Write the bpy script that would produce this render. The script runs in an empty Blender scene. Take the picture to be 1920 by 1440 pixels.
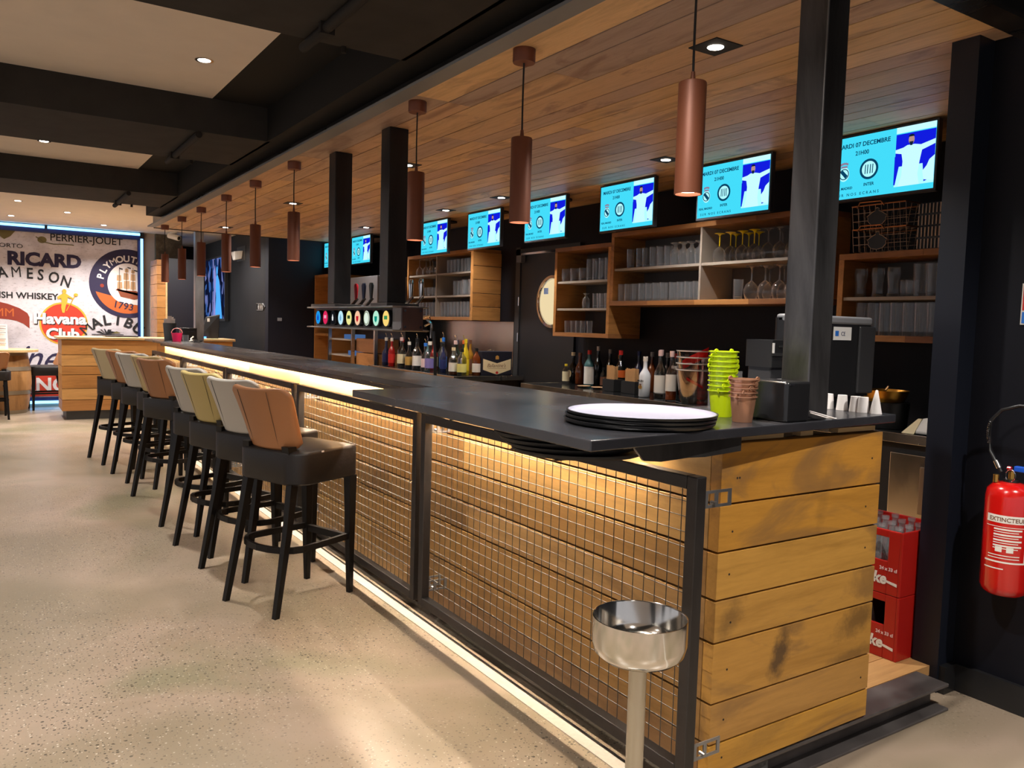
import bpy, bmesh, math, random
from mathutils import Vector, Matrix
random.seed(7)
SC = bpy.context.scene
COL = SC.collection
PI = math.pi
R = math.radians

# ------------------------------------------------------------------ camera
def rot_rows(a, b, c):
    f = Vector((math.sin(a)*math.cos(b), math.cos(a)*math.cos(b), math.sin(b)))
    r = Vector((math.cos(a), -math.sin(a), 0)); u = r.cross(f)
    return (math.cos(c)*r + math.sin(c)*u, -math.sin(c)*r + math.cos(c)*u, f)
CR, CU, CF = rot_rows(5.78004871e-01, -7.08438183e-02, 2.84237233e-02)
cam = bpy.data.cameras.new('camera'); camo = bpy.data.objects.new('camera', cam); COL.objects.link(camo)
M4 = Matrix((CR, CU, -CF)).transposed().to_4x4(); M4.translation = Vector((0, 0, 1.40))
camo.matrix_world = M4
cam.sensor_width = 36.0; cam.lens = 1509.23/1920*36.0; cam.clip_start = 0.05
SC.camera = camo

# ------------------------------------------------------------------ look
SC.view_settings.view_transform = 'Standard'; SC.view_settings.look = 'None'
SC.view_settings.exposure = 0.9; SC.view_settings.gamma = 1.0
SC.view_settings.use_curve_mapping = False
SC.cycles.use_denoising = True
SC.cycles.max_bounces = 8; SC.cycles.diffuse_bounces = 4; SC.cycles.glossy_bounces = 4
SC.cycles.transparent_max_bounces = 24; SC.cycles.transmission_bounces = 6
SC.cycles.sample_clamp_indirect = 6.0; SC.cycles.caustics_reflective = False; SC.cycles.caustics_refractive = False

W = bpy.data.worlds.new('world'); SC.world = W; W.use_nodes = True
W.node_tree.nodes['Background'].inputs[0].default_value = (0.95, 0.93, 0.98, 1)
W.node_tree.nodes['Background'].inputs[1].default_value = 0.30

K_DOWN = 76.0      # recessed downlights
K_PEND = 16.0       # pendants
K_STRIP = 165.0     # warm strip under the worktop

# ------------------------------------------------------------------ node materials
MATS = {}
class NT:
    def __init__(s, name):
        s.m = bpy.data.materials.new(name); s.m.use_nodes = True
        s.t = s.m.node_tree; s.t.nodes.clear()
        s.out = s.t.nodes.new('ShaderNodeOutputMaterial')
    def n(s, typ, **k):
        nd = s.t.nodes.new('ShaderNode'+typ)
        for a, b in k.items():
            if a == 'ins':
                for q, v in b.items(): nd.inputs[q].default_value = v
            else: setattr(nd, a, b)
        return nd
    def l(s, a, b): s.t.links.new(a, b)
    def bsdf(s, **k):
        b = s.n('BsdfPrincipled'); s.l(b.outputs[0], s.out.inputs[0])
        for q, v in k.items():
            q = q.replace('_', ' '); b.inputs[q].default_value = v
        return b
def C4(c): return (c[0], c[1], c[2], 1.0)
def srgb(r, g, b):
    def f(x):
        x /= 255.0
        return x/12.92 if x <= 0.04045 else ((x+0.055)/1.055)**2.4
    return (f(r), f(g), f(b))
def ramp(t, stops, fac=None, interp='LINEAR'):
    r = t.n('ValToRGB'); e = r.color_ramp; e.interpolation = interp
    e.elements.remove(e.elements[1]); e.elements[0].position = stops[0][0]; e.elements[0].color = C4(stops[0][1])
    for p, c in stops[1:]: e.elements.new(p).color = C4(c)
    if fac is not None: t.l(fac, r.inputs[0])
    return r
def plain(name, col, rough=0.5, metal=0.0, spec=0.5, bump=0.0, var=0.0, coat=0.0, scale=30):
    if name in MATS: return MATS[name]
    t = NT(name); b = t.bsdf(Base_Color=C4(col), Roughness=rough, Metallic=metal)
    b.inputs['Specular IOR Level'].default_value = spec
    if coat: b.inputs['Coat Weight'].default_value = coat; b.inputs['Coat Roughness'].default_value = 0.08
    if var or bump:
        tc = t.n('TexCoord'); nz = t.n('TexNoise', ins={'Scale': scale, 'Detail': 5.0}); t.l(tc.outputs['Object'], nz.inputs['Vector'])
        if var:
            rp = ramp(t, [(0.3, tuple(c*(1-var) for c in col)), (0.7, tuple(min(1, c*(1+var)) for c in col))], nz.outputs[0])
            t.l(rp.outputs[0], b.inputs['Base Color'])
        if bump:
            bp = t.n('Bump', ins={'Strength': bump, 'Distance': 0.01}); t.l(nz.outputs[0], bp.inputs['Height']); t.l(bp.outputs[0], b.inputs['Normal'])
    MATS[name] = t.m; return t.m
def emit(name, col, k):
    if name in MATS: return MATS[name]
    t = NT(name); e = t.n('Emission', ins={'Color': C4(col), 'Strength': k}); t.l(e.outputs[0], t.out.inputs[0])
    MATS[name] = t.m; return t.m
def glass(name, col=(1, 1, 1), tint=0.93, gl=0.06, haze=0.0, rough=0.04, pw_=2.6):
    if name in MATS: return MATS[name]
    t = NT(name)
    tr = t.n('BsdfTransparent', ins={'Color': C4(tuple(c*tint for c in col))})
    g = t.n('BsdfGlossy', ins={'Color': (1, 1, 1, 1), 'Roughness': rough})
    lw = t.n('LayerWeight', ins={'Blend': 0.5}); mx = t.n('MixShader'); pw = t.n('Math', operation='POWER', ins={1: pw_}); t.l(lw.outputs['Facing'], pw.inputs[0])
    mr = t.n('MapRange', ins={'From Min': 0.0, 'From Max': 1.0, 'To Min': gl, 'To Max': 0.9})
    t.l(pw.outputs[0], mr.inputs[0]); t.l(mr.outputs[0], mx.inputs[0])
    t.l(tr.outputs[0], mx.inputs[1]); t.l(g.outputs[0], mx.inputs[2])
    if haze:
        df = t.n('BsdfDiffuse', ins={'Color': (0.8, 0.82, 0.85, 1)}); m2 = t.n('MixShader', ins={0: haze}); t.l(mx.outputs[0], m2.inputs[1]); t.l(df.outputs[0], m2.inputs[2]); mx = m2
    t.l(mx.outputs[0], t.out.inputs[0])
    MATS[name] = t.m; return t.m
def wood(name, tones, axis='Y', rough=0.45, stain=0.35, stainc=(0.05, 0.035, 0.028), grey=0.0, gloss=0.4, sc=1.0, thr=0.56):
    """plank wood: per-plank attribute shifts tone and grain"""
    if name in MATS: return MATS[name]
    t = NT(name); b = t.bsdf(Roughness=rough); b.inputs['Specular IOR Level'].default_value = gloss
    tc = t.n('TexCoord'); at = t.n('Attribute', attribute_name='rnd')
    off = t.n('VectorMath', operation='MULTIPLY', ins={1: (17.3, 29.1, 41.7)})
    cmb = t.n('CombineXYZ')
    for i in range(3): t.l(at.outputs['Fac'], cmb.inputs[i])
    t.l(cmb.outputs[0], off.inputs[0])
    add = t.n('VectorMath', operation='ADD'); t.l(tc.outputs['Object'], add.inputs[0]); t.l(off.outputs[0], add.inputs[1])
    s = {'X': (0.09, 1, 1), 'Y': (1, 0.09, 1), 'Z': (1, 1, 0.09)}[axis]
    mp = t.n('Mapping', ins={'Scale': tuple(v*sc for v in s)}); t.l(add.outputs[0], mp.inputs[0])
    n1 = t.n('TexNoise', ins={'Scale': 14.0, 'Detail': 6.0, 'Roughness': 0.62, 'Distortion': 0.7}); t.l(mp.outputs[0], n1.inputs['Vector'])
    n2 = t.n('TexNoise', ins={'Scale': 90.0, 'Detail': 4.0, 'Roughness': 0.7}); t.l(mp.outputs[0], n2.inputs['Vector'])
    s2 = {'X': (0.35, 1, 1), 'Y': (1, 0.35, 1), 'Z': (1, 1, 0.35)}[axis]
    mp2 = t.n('Mapping', ins={'Scale': s2}); t.l(add.outputs[0], mp2.inputs[0])
    n3 = t.n('TexNoise', ins={'Scale': 4.2, 'Detail': 5.0, 'Roughness': 0.6, 'Distortion': 1.3}); t.l(mp2.outputs[0], n3.inputs['Vector'])
    base = ramp(t, [(i/(len(tones)-1), c) for i, c in enumerate(tones)], at.outputs['Fac'])
    r1 = ramp(t, [(0.28, (0.58, 0.54, 0.48)), (0.5, (0.92, 0.92, 0.92)), (0.75, (1, 1, 1))], n1.outputs[0])
    m1 = t.n('MixRGB', blend_type='MULTIPLY', ins={0: 0.8}); t.l(base.outputs[0], m1.inputs[1]); t.l(r1.outputs[0], m1.inputs[2])
    r2 = ramp(t, [(0.3, (0.8, 0.78, 0.75)), (0.6, (1, 1, 1))], n2.outputs[0])
    m2 = t.n('MixRGB', blend_type='MULTIPLY', ins={0: 0.6}); t.l(m1.outputs[0], m2.inputs[1]); t.l(r2.outputs[0], m2.inputs[2])
    r3 = ramp(t, [(thr, (0, 0, 0)), (thr+0.1, (stain,)*3), (thr+0.22, (min(1, stain*1.5),)*3)], n3.outputs[0])
    m3 = t.n('MixRGB', blend_type='MIX'); t.l(r3.outputs[0], m3.inputs[0]); t.l(m2.outputs[0], m3.inputs[1]); m3.inputs[2].default_value = C4(stainc)
    t.l(m3.outputs[0], b.inputs['Base Color'])
    bp = t.n('Bump', ins={'Strength': 0.12, 'Distance': 0.004}); t.l(n1.outputs[0], bp.inputs['Height']); t.l(bp.outputs[0], b.inputs['Normal'])
    MATS[name] = t.m; return t.m

honey = [srgb(148, 106, 58), srgb(176, 134, 76), srgb(190, 148, 88), srgb(134, 98, 60), srgb(196, 154, 98)]
W_BAR_Y = wood('bar_wood_along', honey, 'Y', stain=0.35, stainc=srgb(96, 66, 40))
W_BAR_X = wood('bar_wood_across', [srgb(184, 130, 52), srgb(198, 146, 60), srgb(180, 132, 70), srgb(206, 156, 66), srgb(172, 126, 72)], 'X', stain=0.55, stainc=srgb(118, 88, 56), thr=0.52)
W_CEIL = wood('ceiling_wood', [srgb(222, 186, 142), srgb(190, 162, 146), srgb(234, 198, 150), srgb(208, 170, 138), srgb(176, 158, 150), srgb(228, 190, 136)], 'Y', stain=0.5, stainc=srgb(120, 88, 76), rough=0.5)
W_SHELF = wood('shelf_wood', [srgb(156, 106, 60), srgb(190, 136, 82), srgb(132, 88, 58), srgb(180, 126, 74)], 'Y', stain=0.3, stainc=srgb(80, 44, 28))
W_SHELF_X = wood('shelf_wood_side', [srgb(176, 122, 66), srgb(190, 136, 78), srgb(166, 114, 62)], 'X', stain=0.45, stainc=srgb(80, 50, 30))
W_ISL = wood('island_wood', [srgb(206, 150, 84), srgb(190, 132, 72), srgb(214, 162, 98), srgb(182, 124, 68)], 'X', stain=0.35, stainc=srgb(140, 92, 50))
W_PALE = wood('pale_wood', [srgb(206, 172, 122), srgb(214, 180, 130)], 'X', stain=0.1, stainc=srgb(170, 130, 84))
W_FLOORB = wood('platform_wood', [srgb(196, 150, 96), srgb(206, 160, 106)], 'X', stain=0.15, stainc=srgb(150, 110, 66))
W_BARREL = wood('barrel_wood', [srgb(150, 108, 66), srgb(172, 126, 78), srgb(134, 92, 54)], 'Z', stain=0.35, stainc=srgb(90, 60, 36))

def add_burn(mat, spots):
    """dark burn marks of their own shape at fixed places of the boards: (centre, radii)"""
    t = mat.node_tree; b = [n for n in t.nodes if n.type == 'BSDF_PRINCIPLED'][0]
    g = t.nodes.new('ShaderNodeNewGeometry'); last = b.inputs['Base Color'].links[0].from_socket
    nz = t.nodes.new('ShaderNodeTexNoise'); nz.inputs['Scale'].default_value = 26; nz.inputs['Detail'].default_value = 6; nz.inputs['Roughness'].default_value = 0.7; t.links.new(g.outputs['Position'], nz.inputs['Vector'])
    for c, r_, z0, z1, k in spots:
        sb = t.nodes.new('ShaderNodeVectorMath'); sb.operation = 'SUBTRACT'; sb.inputs[1].default_value = c; t.links.new(g.outputs['Position'], sb.inputs[0])
        dv = t.nodes.new('ShaderNodeVectorMath'); dv.operation = 'DIVIDE'; dv.inputs[1].default_value = r_; t.links.new(sb.outputs[0], dv.inputs[0])
        sep = t.nodes.new('ShaderNodeSeparateXYZ'); t.links.new(dv.outputs[0], sep.inputs[0])
        sh = t.nodes.new('ShaderNodeMath'); sh.operation = 'MULTIPLY_ADD'; sh.inputs[1].default_value = -0.55; t.links.new(sep.outputs[2], sh.inputs[0]); t.links.new(sep.outputs[0], sh.inputs[2])
        cb = t.nodes.new('ShaderNodeCombineXYZ'); t.links.new(sh.outputs[0], cb.inputs[0]); t.links.new(sep.outputs[2], cb.inputs[2])
        ln = t.nodes.new('ShaderNodeVectorMath'); ln.operation = 'LENGTH'; t.links.new(cb.outputs[0], ln.inputs[0])
        ad = t.nodes.new('ShaderNodeMath'); ad.operation = 'MULTIPLY_ADD'; ad.inputs[1].default_value = 1.6; t.links.new(nz.outputs[0], ad.inputs[0]); t.links.new(ln.outputs['Value'], ad.inputs[2])
        mr = t.nodes.new('ShaderNodeMapRange'); mr.inputs['From Min'].default_value = 2.0; mr.inputs['From Max'].default_value = 1.2; mr.inputs['To Max'].default_value = k; t.links.new(ad.outputs[0], mr.inputs[0])
        sz = t.nodes.new('ShaderNodeSeparateXYZ'); t.links.new(g.outputs['Position'], sz.inputs[0])
        g1 = t.nodes.new('ShaderNodeMath'); g1.operation = 'GREATER_THAN'; g1.inputs[1].default_value = z0; t.links.new(sz.outputs[2], g1.inputs[0])
        g2 = t.nodes.new('ShaderNodeMath'); g2.operation = 'LESS_THAN'; g2.inputs[1].default_value = z1; t.links.new(sz.outputs[2], g2.inputs[0])
        m1 = t.nodes.new('ShaderNodeMath'); m1.operation = 'MULTIPLY'; t.links.new(g1.outputs[0], m1.inputs[0]); t.links.new(g2.outputs[0], m1.inputs[1])
        m2 = t.nodes.new('ShaderNodeMath'); m2.operation = 'MULTIPLY'; t.links.new(m1.outputs[0], m2.inputs[0]); t.links.new(mr.outputs[0], m2.inputs[1])
        mx = t.nodes.new('ShaderNodeMixRGB'); mx.inputs[2].default_value = (0.055, 0.032, 0.018, 1); t.links.new(m2.outputs[0], mx.inputs[0]); t.links.new(last, mx.inputs[1]); last = mx.outputs[0]
    t.links.new(last, b.inputs['Base Color'])
add_burn(W_BAR_X, [((2.03, 1.56, 0.42), (0.045, 1, 0.085), 0.325, 0.506, 0.85), ((2.42, 1.56, 0.46), (0.10, 1, 0.06), 0.325, 0.506, 0.6), ((2.40, 1.56, 0.34), (0.12, 1, 0.03), 0.325, 0.506, 0.4),
                   ((1.80, 1.56, 0.57), (0.05, 1, 0.06), 0.506, 0.632, 0.45), ((2.20, 1.56, 0.88), (0.03, 1, 0.10), 0.772, 1.09, 0.2), ((2.0, 1.56, 0.18), (0.12, 1, 0.04), 0.1, 0.202, 0.25)])

def m_concrete():
    t = NT('polished_concrete'); b = t.bsdf(Roughness=0.3); b.inputs['Specular IOR Level'].default_value = 0.45
    tc = t.n('TexCoord')
    n1 = t.n('TexNoise', ins={'Scale': 0.7, 'Detail': 4.0, 'Roughness': 0.5, 'Distortion': 0.6}); t.l(tc.outputs['Object'], n1.inputs['Vector'])
    base = ramp(t, [(0.3, srgb(124, 113, 92)), (0.46, srgb(143, 128, 109)), (0.56, srgb(157, 139, 122)), (0.7, srgb(134, 126, 103))], n1.outputs[0])
    n2 = t.n('TexNoise', ins={'Scale': 3.0, 'Detail': 3.0, 'Roughness': 0.5}); t.l(tc.outputs['Object'], n2.inputs['Vector'])
    r2 = ramp(t, [(0.3, (0.86, 0.87, 0.83)), (0.7, (1, 1, 1))], n2.outputs[0])
    m = t.n('MixRGB', blend_type='MULTIPLY', ins={0: 0.8}); t.l(base.outputs[0], m.inputs[1]); t.l(r2.outputs[0], m.inputs[2])
    # aggregate chips in patches
    n3 = t.n('TexNoise', ins={'Scale': 0.8, 'Detail': 2.0}); t.l(tc.outputs['Object'], n3.inputs['Vector'])
    patch = ramp(t, [(0.40, (0, 0, 0)), (0.56, (1, 1, 1))], n3.outputs[0])
    last = m
    for sc_, col, thr, pw in ((62.0, srgb(46, 42, 38), 0.17, 1), (80.0, srgb(196, 186, 170), 0.14, 1), (95.0, srgb(80, 74, 66), 0.17, 1)):
        v = t.n('TexVoronoi', ins={'Scale': sc_, 'Randomness': 1.0}); t.l(tc.outputs['Object'], v.inputs['Vector'])
        sep = t.n('SeparateColor'); t.l(v.outputs['Color'], sep.inputs[0])
        pick = t.n('Math', operation='LESS_THAN', ins={1: 0.5}); t.l(sep.outputs[0], pick.inputs[0])
        sz = t.n('Math', operation='MULTIPLY', ins={1: thr*1.6}); t.l(sep.outputs[1], sz.inputs[0])
        sz2 = t.n('Math', operation='ADD', ins={1: thr*0.55}); t.l(sz.outputs[0], sz2.inputs[0])
        lt = t.n('Math', operation='LESS_THAN'); t.l(v.outputs['Distance'], lt.inputs[0]); t.l(sz2.outputs[0], lt.inputs[1])
        a = t.n('Math', operation='MULTIPLY'); t.l(pick.outputs[0], a.inputs[0]); t.l(lt.outputs[0], a.inputs[1])
        a2 = t.n('Math', operation='MULTIPLY'); t.l(a.outputs[0], a2.inputs[0]); t.l(patch.outputs[0], a2.inputs[1])
        a3 = t.n('Math', operation='MULTIPLY', ins={1: 0.8}); t.l(a2.outputs[0], a3.inputs[0])
        mm = t.n('MixRGB'); t.l(a3.outputs[0], mm.inputs[0]); t.l(last.outputs[0], mm.inputs[1]); mm.inputs[2].default_value = C4(col); last = mm
    t.l(last.outputs[0], b.inputs['Base Color'])
    rr = t.n('MapRange', ins={'From Min': 0.3, 'From Max': 0.7, 'To Min': 0.28, 'To Max': 0.34}); t.l(n2.outputs[0], rr.inputs[0]); t.l(rr.outputs[0], b.inputs['Roughness'])
    return t.m
def m_steel(name, c0, c1, rough, metal=0.75, sc=5.0, stretch=(1, 1, 0.25)):
    t = NT(name); b = t.bsdf(Metallic=metal, Roughness=rough)
    tc = t.n('TexCoord'); mp = t.n('Mapping', ins={'Scale': stretch}); t.l(tc.outputs['Object'], mp.inputs[0])
    n = t.n('TexNoise', ins={'Scale': sc, 'Detail': 7.0, 'Roughness': 0.65, 'Distortion': 0.5}); t.l(mp.outputs[0], n.inputs['Vector'])
    r = ramp(t, [(0.3, c0), (0.7, c1)], n.outputs[0]); t.l(r.outputs[0], b.inputs['Base Color'])
    rr = t.n('MapRange', ins={'From Min': 0.3, 'From Max': 0.7, 'To Min': rough*0.75, 'To Max': rough*1.25}); t.l(n.outputs[0], rr.inputs[0]); t.l(rr.outputs[0], b.inputs['Roughness'])
    return t.m
def m_slab():
    t = NT('black_stone'); b = t.bsdf(Roughness=0.25); b.inputs['Specular IOR Level'].default_value = 0.75
    tc = t.n('TexCoord'); n = t.n('TexNoise', ins={'Scale': 3.0, 'Detail': 4.0, 'Roughness': 0.5}); t.l(tc.outputs['Object'], n.inputs['Vector'])
    r = ramp(t, [(0.3, (0.018, 0.018, 0.021)), (0.7, (0.028, 0.028, 0.033))], n.outputs[0]); t.l(r.outputs[0], b.inputs['Base Color'])
    rr = t.n('MapRange', ins={'From Min': 0.3, 'From Max': 0.75, 'To Min': 0.22, 'To Max': 0.30}); t.l(n.outputs[0], rr.inputs[0]); t.l(rr.outputs[0], b.inputs['Roughness'])
    return t.m
CONC = m_concrete()
STEEL = m_steel('raw_dark_steel', (0.045, 0.043, 0.042), (0.12, 0.115, 0.115), 0.36)
STEEL_L = m_steel('raw_grey_steel', (0.14, 0.14, 0.145), (0.36, 0.36, 0.37), 0.34)
STEEL_F = m_steel('frame_steel', (0.03, 0.027, 0.026), (0.07, 0.063, 0.06), 0.42, stretch=(1, 0.3, 0.3))
INOX = m_steel('stainless', (0.5, 0.49, 0.47), (0.62, 0.61, 0.59), 0.24, 1.0, 3.0)
INOX_P = m_steel('polished_stainless', (0.62, 0.6, 0.56), (0.72, 0.7, 0.66), 0.12, 1.0, 2.0)
SLAB = m_slab()
BLACKW = plain('black_wall_paint', (0.004, 0.0045, 0.008), 0.5, spec=0.25, var=0.15, scale=3)
BLACKC = plain('black_ceiling_paint', (0.014, 0.013, 0.012), 0.8, spec=0.2)
GREYC = plain('dark_grey_concrete', (0.036, 0.033, 0.031), 0.85, var=0.15, scale=6, spec=0.2)
WHITEC = plain('white_plaster', srgb(224, 213, 203), 0.9, var=0.03, scale=5)
WHITEW = plain('white_wall_paint', srgb(196, 182, 170), 0.8, var=0.03, scale=4)
BLK = plain('black_plastic', (0.012, 0.012, 0.013), 0.35)
BLKM = plain('black_matt', (0.008, 0.008, 0.009), 0.7)
BLKWOOD = plain('black_stained_wood', (0.005, 0.004, 0.0036), 0.42, spec=0.22)
LEATHER = plain('dark_brown_leather', (0.012, 0.0095, 0.009), 0.45, spec=0.35, bump=0.06, scale=160)
CHROME = plain('chrome', (0.75, 0.75, 0.77), 0.12, 1.0)
WIRE = plain('galvanised_wire', (0.05, 0.046, 0.042), 0.45, 0.35)
WHITEP = plain('white_plastic', (0.75, 0.74, 0.72), 0.4)
PAPER = plain('white_paper', (0.78, 0.74, 0.72), 0.8)
GLASS = glass('clear_glass', (1, 1, 1), 0.97, 0.03, 0.02, 0.08, 2.2)
LED_W = emit('warm_strip_light', (1.0, 0.84, 0.64), K_STRIP)
LAMP = emit('lamp_glow', (1.0, 0.86, 0.72), 14.0)
LAMPP = emit('pendant_glow', (1.0, 0.72, 0.55), 9.0)

# ------------------------------------------------------------------ mesh builder
ORG = {}
class MB:
    def __init__(s): s.v = []; s.f = []; s.r = []; s.mi = []; s.cur = 0
    def add(s, vs, fs, r=0.5):
        o = len(s.v); s.v += [Vector(v) for v in vs]
        for f in fs: s.f.append([i+o for i in f]); s.r.append(r); s.mi.append(s.cur)
        return s
    def box(s, x0, x1, y0, y1, z0, z1, r=0.5):
        return s.add([(x0,y0,z0),(x1,y0,z0),(x1,y1,z0),(x0,y1,z0),(x0,y0,z1),(x1,y0,z1),(x1,y1,z1),(x0,y1,z1)],
                     [(3,2,1,0),(4,5,6,7),(0,1,5,4),(1,2,6,5),(2,3,7,6),(3,0,4,7)], r)
    def hexa(s, b, t, r=0.5):
        return s.add(list(b)+list(t), [(3,2,1,0),(4,5,6,7),(0,1,5,4),(1,2,6,5),(2,3,7,6),(3,0,4,7)], r)
    def rbox(s, x0, x1, y0, y1, z0, z1, rad, n=4, r=0.5, vert=True):
        """box with rounded vertical corners"""
        pts = []
        for cx, cy, a0 in ((x1-rad, y1-rad, 0), (x0+rad, y1-rad, 90), (x0+rad, y0+rad, 180), (x1-rad, y0+rad, 270)):
            for k in range(n+1):
                a = R(a0+90*k/n); pts.append((cx+rad*math.cos(a), cy+rad*math.sin(a)))
        return s.prism(pts, z0, z1, r)
    def prism(s, pts, z0, z1, r=0.5):
        n = len(pts)
        return s.add([(x, y, z0) for x, y in pts]+[(x, y, z1) for x, y in pts],
                     [tuple(range(n-1, -1, -1)), tuple(range(n, 2*n))]+[(i, (i+1) % n, n+(i+1) % n, n+i) for i in range(n)], r)
    def prof(s, pts, o, a, b, d, r=0.5):
        """polygon pts in the plane a,b at o, pushed along d"""
        o = Vector(o); a = Vector(a); b = Vector(b); d = Vector(d); n = len(pts)
        return s.add([o+a*p+b*q for p, q in pts]+[o+a*p+b*q+d for p, q in pts],
                     [tuple(range(n-1, -1, -1)), tuple(range(n, 2*n))]+[(i, (i+1) % n, n+(i+1) % n, n+i) for i in range(n)], r)
    def lathe(s, prof, c=(0, 0, 0), n=20, ax='Z', r=0.5, cap=True, sq=1.0):
        vs = []; fs = []; c = Vector(c); m = len(prof)
        for (rad, h) in prof:
            for k in range(n):
                a = 2*PI*k/n; p = (rad*math.cos(a), rad*math.sin(a)*sq, h)
                if ax == 'X': p = (p[2], p[0], p[1])
                if ax == 'Y': p = (p[1], p[2], p[0])
                vs.append(c+Vector(p))
        for i in range(m-1):
            for k in range(n): fs.append((i*n+k, i*n+(k+1) % n, (i+1)*n+(k+1) % n, (i+1)*n+k))
        if cap: fs.append(tuple(range(n-1, -1, -1))); fs.append(tuple((m-1)*n+k for k in range(n)))
        return s.add(vs, fs, r)
    def cyl(s, c, rad, h, n=20, ax='Z', r=0.5): return s.lathe([(rad, 0), (rad, h)], c, n, ax, r)
    def tube(s, pts, rad, n=6, closed=False, r=0.5, flat=None):
        """round tube; flat=(w,h) gives a rectangular section with h along z"""
        P = [Vector(p) for p in pts]; m = len(P); rings = []
        for i, p in enumerate(P):
            if closed: t = P[(i+1) % m]-P[i-1]
            else: t = P[min(i+1, m-1)]-P[max(i-1, 0)]
            if t.length < 1e-9: t = Vector((0, 0, 1))
            t.normalize(); up = Vector((0, 0, 1)) if abs(t.z) < 0.95 else Vector((1, 0, 0))
            a = t.cross(up).normalized(); b = a.cross(t).normalized()
            if flat:
                w, h = flat[0]/2, flat[1]/2
                rings.append([p+a*w+b*h, p-a*w+b*h, p-a*w-b*h, p+a*w-b*h])
            else: rings.append([p+a*rad*math.cos(2*PI*k/n)+b*rad*math.sin(2*PI*k/n) for k in range(n)])
        k = len(rings[0]); vs = [v for q in rings for v in q]; fs = []
        for i in range(m if closed else m-1):
            j = (i+1) % m
            for q in range(k): fs.append((i*k+q, i*k+(q+1) % k, j*k+(q+1) % k, j*k+q))
        if not closed: fs.append(tuple(range(k-1, -1, -1))); fs.append(tuple((m-1)*k+q for q in range(k)))
        return s.add(vs, fs, r)
    def bar(s, p, q, w, h): return s.tube([p, q], 0, flat=(w, h))
    def build(s, name, mat, parent=None, smooth=None, bevel=0, loc=None):
        me = bpy.data.meshes.new(name)
        if parent is not None: org = ORG[parent.name]
        elif loc is not None: org = Vector(loc)
        else:
            xs = [v.x for v in s.v]; ys = [v.y for v in s.v]; zs = [v.z for v in s.v]
            org = Vector(((min(xs)+max(xs))/2, (min(ys)+max(ys))/2, min(zs)))
        me.from_pydata([v-org for v in s.v], [], s.f); me.update()
        bm = bmesh.new(); bm.from_mesh(me); bmesh.ops.recalc_face_normals(bm, faces=bm.faces); bm.to_mesh(me); bm.free()
        at = me.attributes.new('rnd', 'FLOAT', 'FACE'); at.data.foreach_set('value', s.r)
        for m in (mat if isinstance(mat, (list, tuple)) else [mat]): me.materials.append(m)
        if len(me.materials) > 1: me.polygons.foreach_set('material_index', s.mi)
        if smooth:
            me.polygons.foreach_set('use_smooth', [True]*len(me.polygons)); me.set_sharp_from_angle(angle=R(smooth))
        o = bpy.data.objects.new(name, me); COL.objects.link(o)
        if parent is not None: o.parent = parent
        else: o.location = org
        ORG[o.name] = org
        if bevel:
            bv = o.modifiers.new('bevel', 'BEVEL'); bv.width = bevel; bv.segments = 2; bv.limit_method = 'ANGLE'; bv.angle_limit = R(40)
        return o
def tag(o, label=None, cat=None, group=None, kind=None):
    if label: o['label'] = label
    if cat: o['category'] = cat
    if group: o['group'] = group
    if kind: o['kind'] = kind
    return o
def thing(name, label, cat, loc=(0, 0, 0), group=None):
    o = bpy.data.objects.new(name, None); COL.objects.link(o); o.location = loc; o.empty_display_size = 0.1
    ORG[o.name] = Vector(loc); return tag(o, label, cat, group)
def struct(name, mb, mat, **k):
    return tag(mb.build(name, mat, **k), kind='structure')
def copy_tree(o, parent=None):
    c = o.copy(); COL.objects.link(c)
    if parent is not None: c.parent = parent
    for ch in list(o.children): copy_tree(ch, c)
    return c
def put(proto, used, loc, rz=0, label=None, group=None, scale=None):
    """first use moves the prototype, later ones copy the thing and its parts"""
    o = copy_tree(proto) if proto.name in used else proto
    used.add(proto.name)
    o.location = loc; o.rotation_euler = (0, 0, rz)
    if scale: o.scale = scale
    if label: o['label'] = label
    if group: o['group'] = group
    return o
USED = set()
FONT_CACHE = {}
def text(s_, name, parent, mat, origin, right, up, size, depth=0.001, bold=0.0, align='LEFT', sx=1.0, shear=0.0):
    """lettering standing on origin (world), running along right"""
    cu = bpy.data.curves.new('t', 'FONT'); cu.body = s_; cu.size = size; cu.extrude = depth/2; cu.align_x = align
    cu.offset = bold*size; cu.shear = shear; cu.resolution_u = 3
    ob = bpy.data.objects.new('t', cu); me = bpy.data.meshes.new_from_object(ob)
    bpy.data.objects.remove(ob); bpy.data.curves.remove(cu)
    r = Vector(right).normalized(); u = Vector(up).normalized(); n = r.cross(u)
    org = ORG[parent.name]; o3 = Vector(origin)-org
    for v in me.vertices: c = v.co.copy(); v.co = o3 + r*c.x*sx + u*c.y + n*(c.z+depth/2)
    me.materials.clear(); me.materials.append(mat); me.name = name
    o = bpy.data.objects.new(name, me); COL.objects.link(o); o.parent = parent; ORG[o.name] = org
    return o
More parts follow.
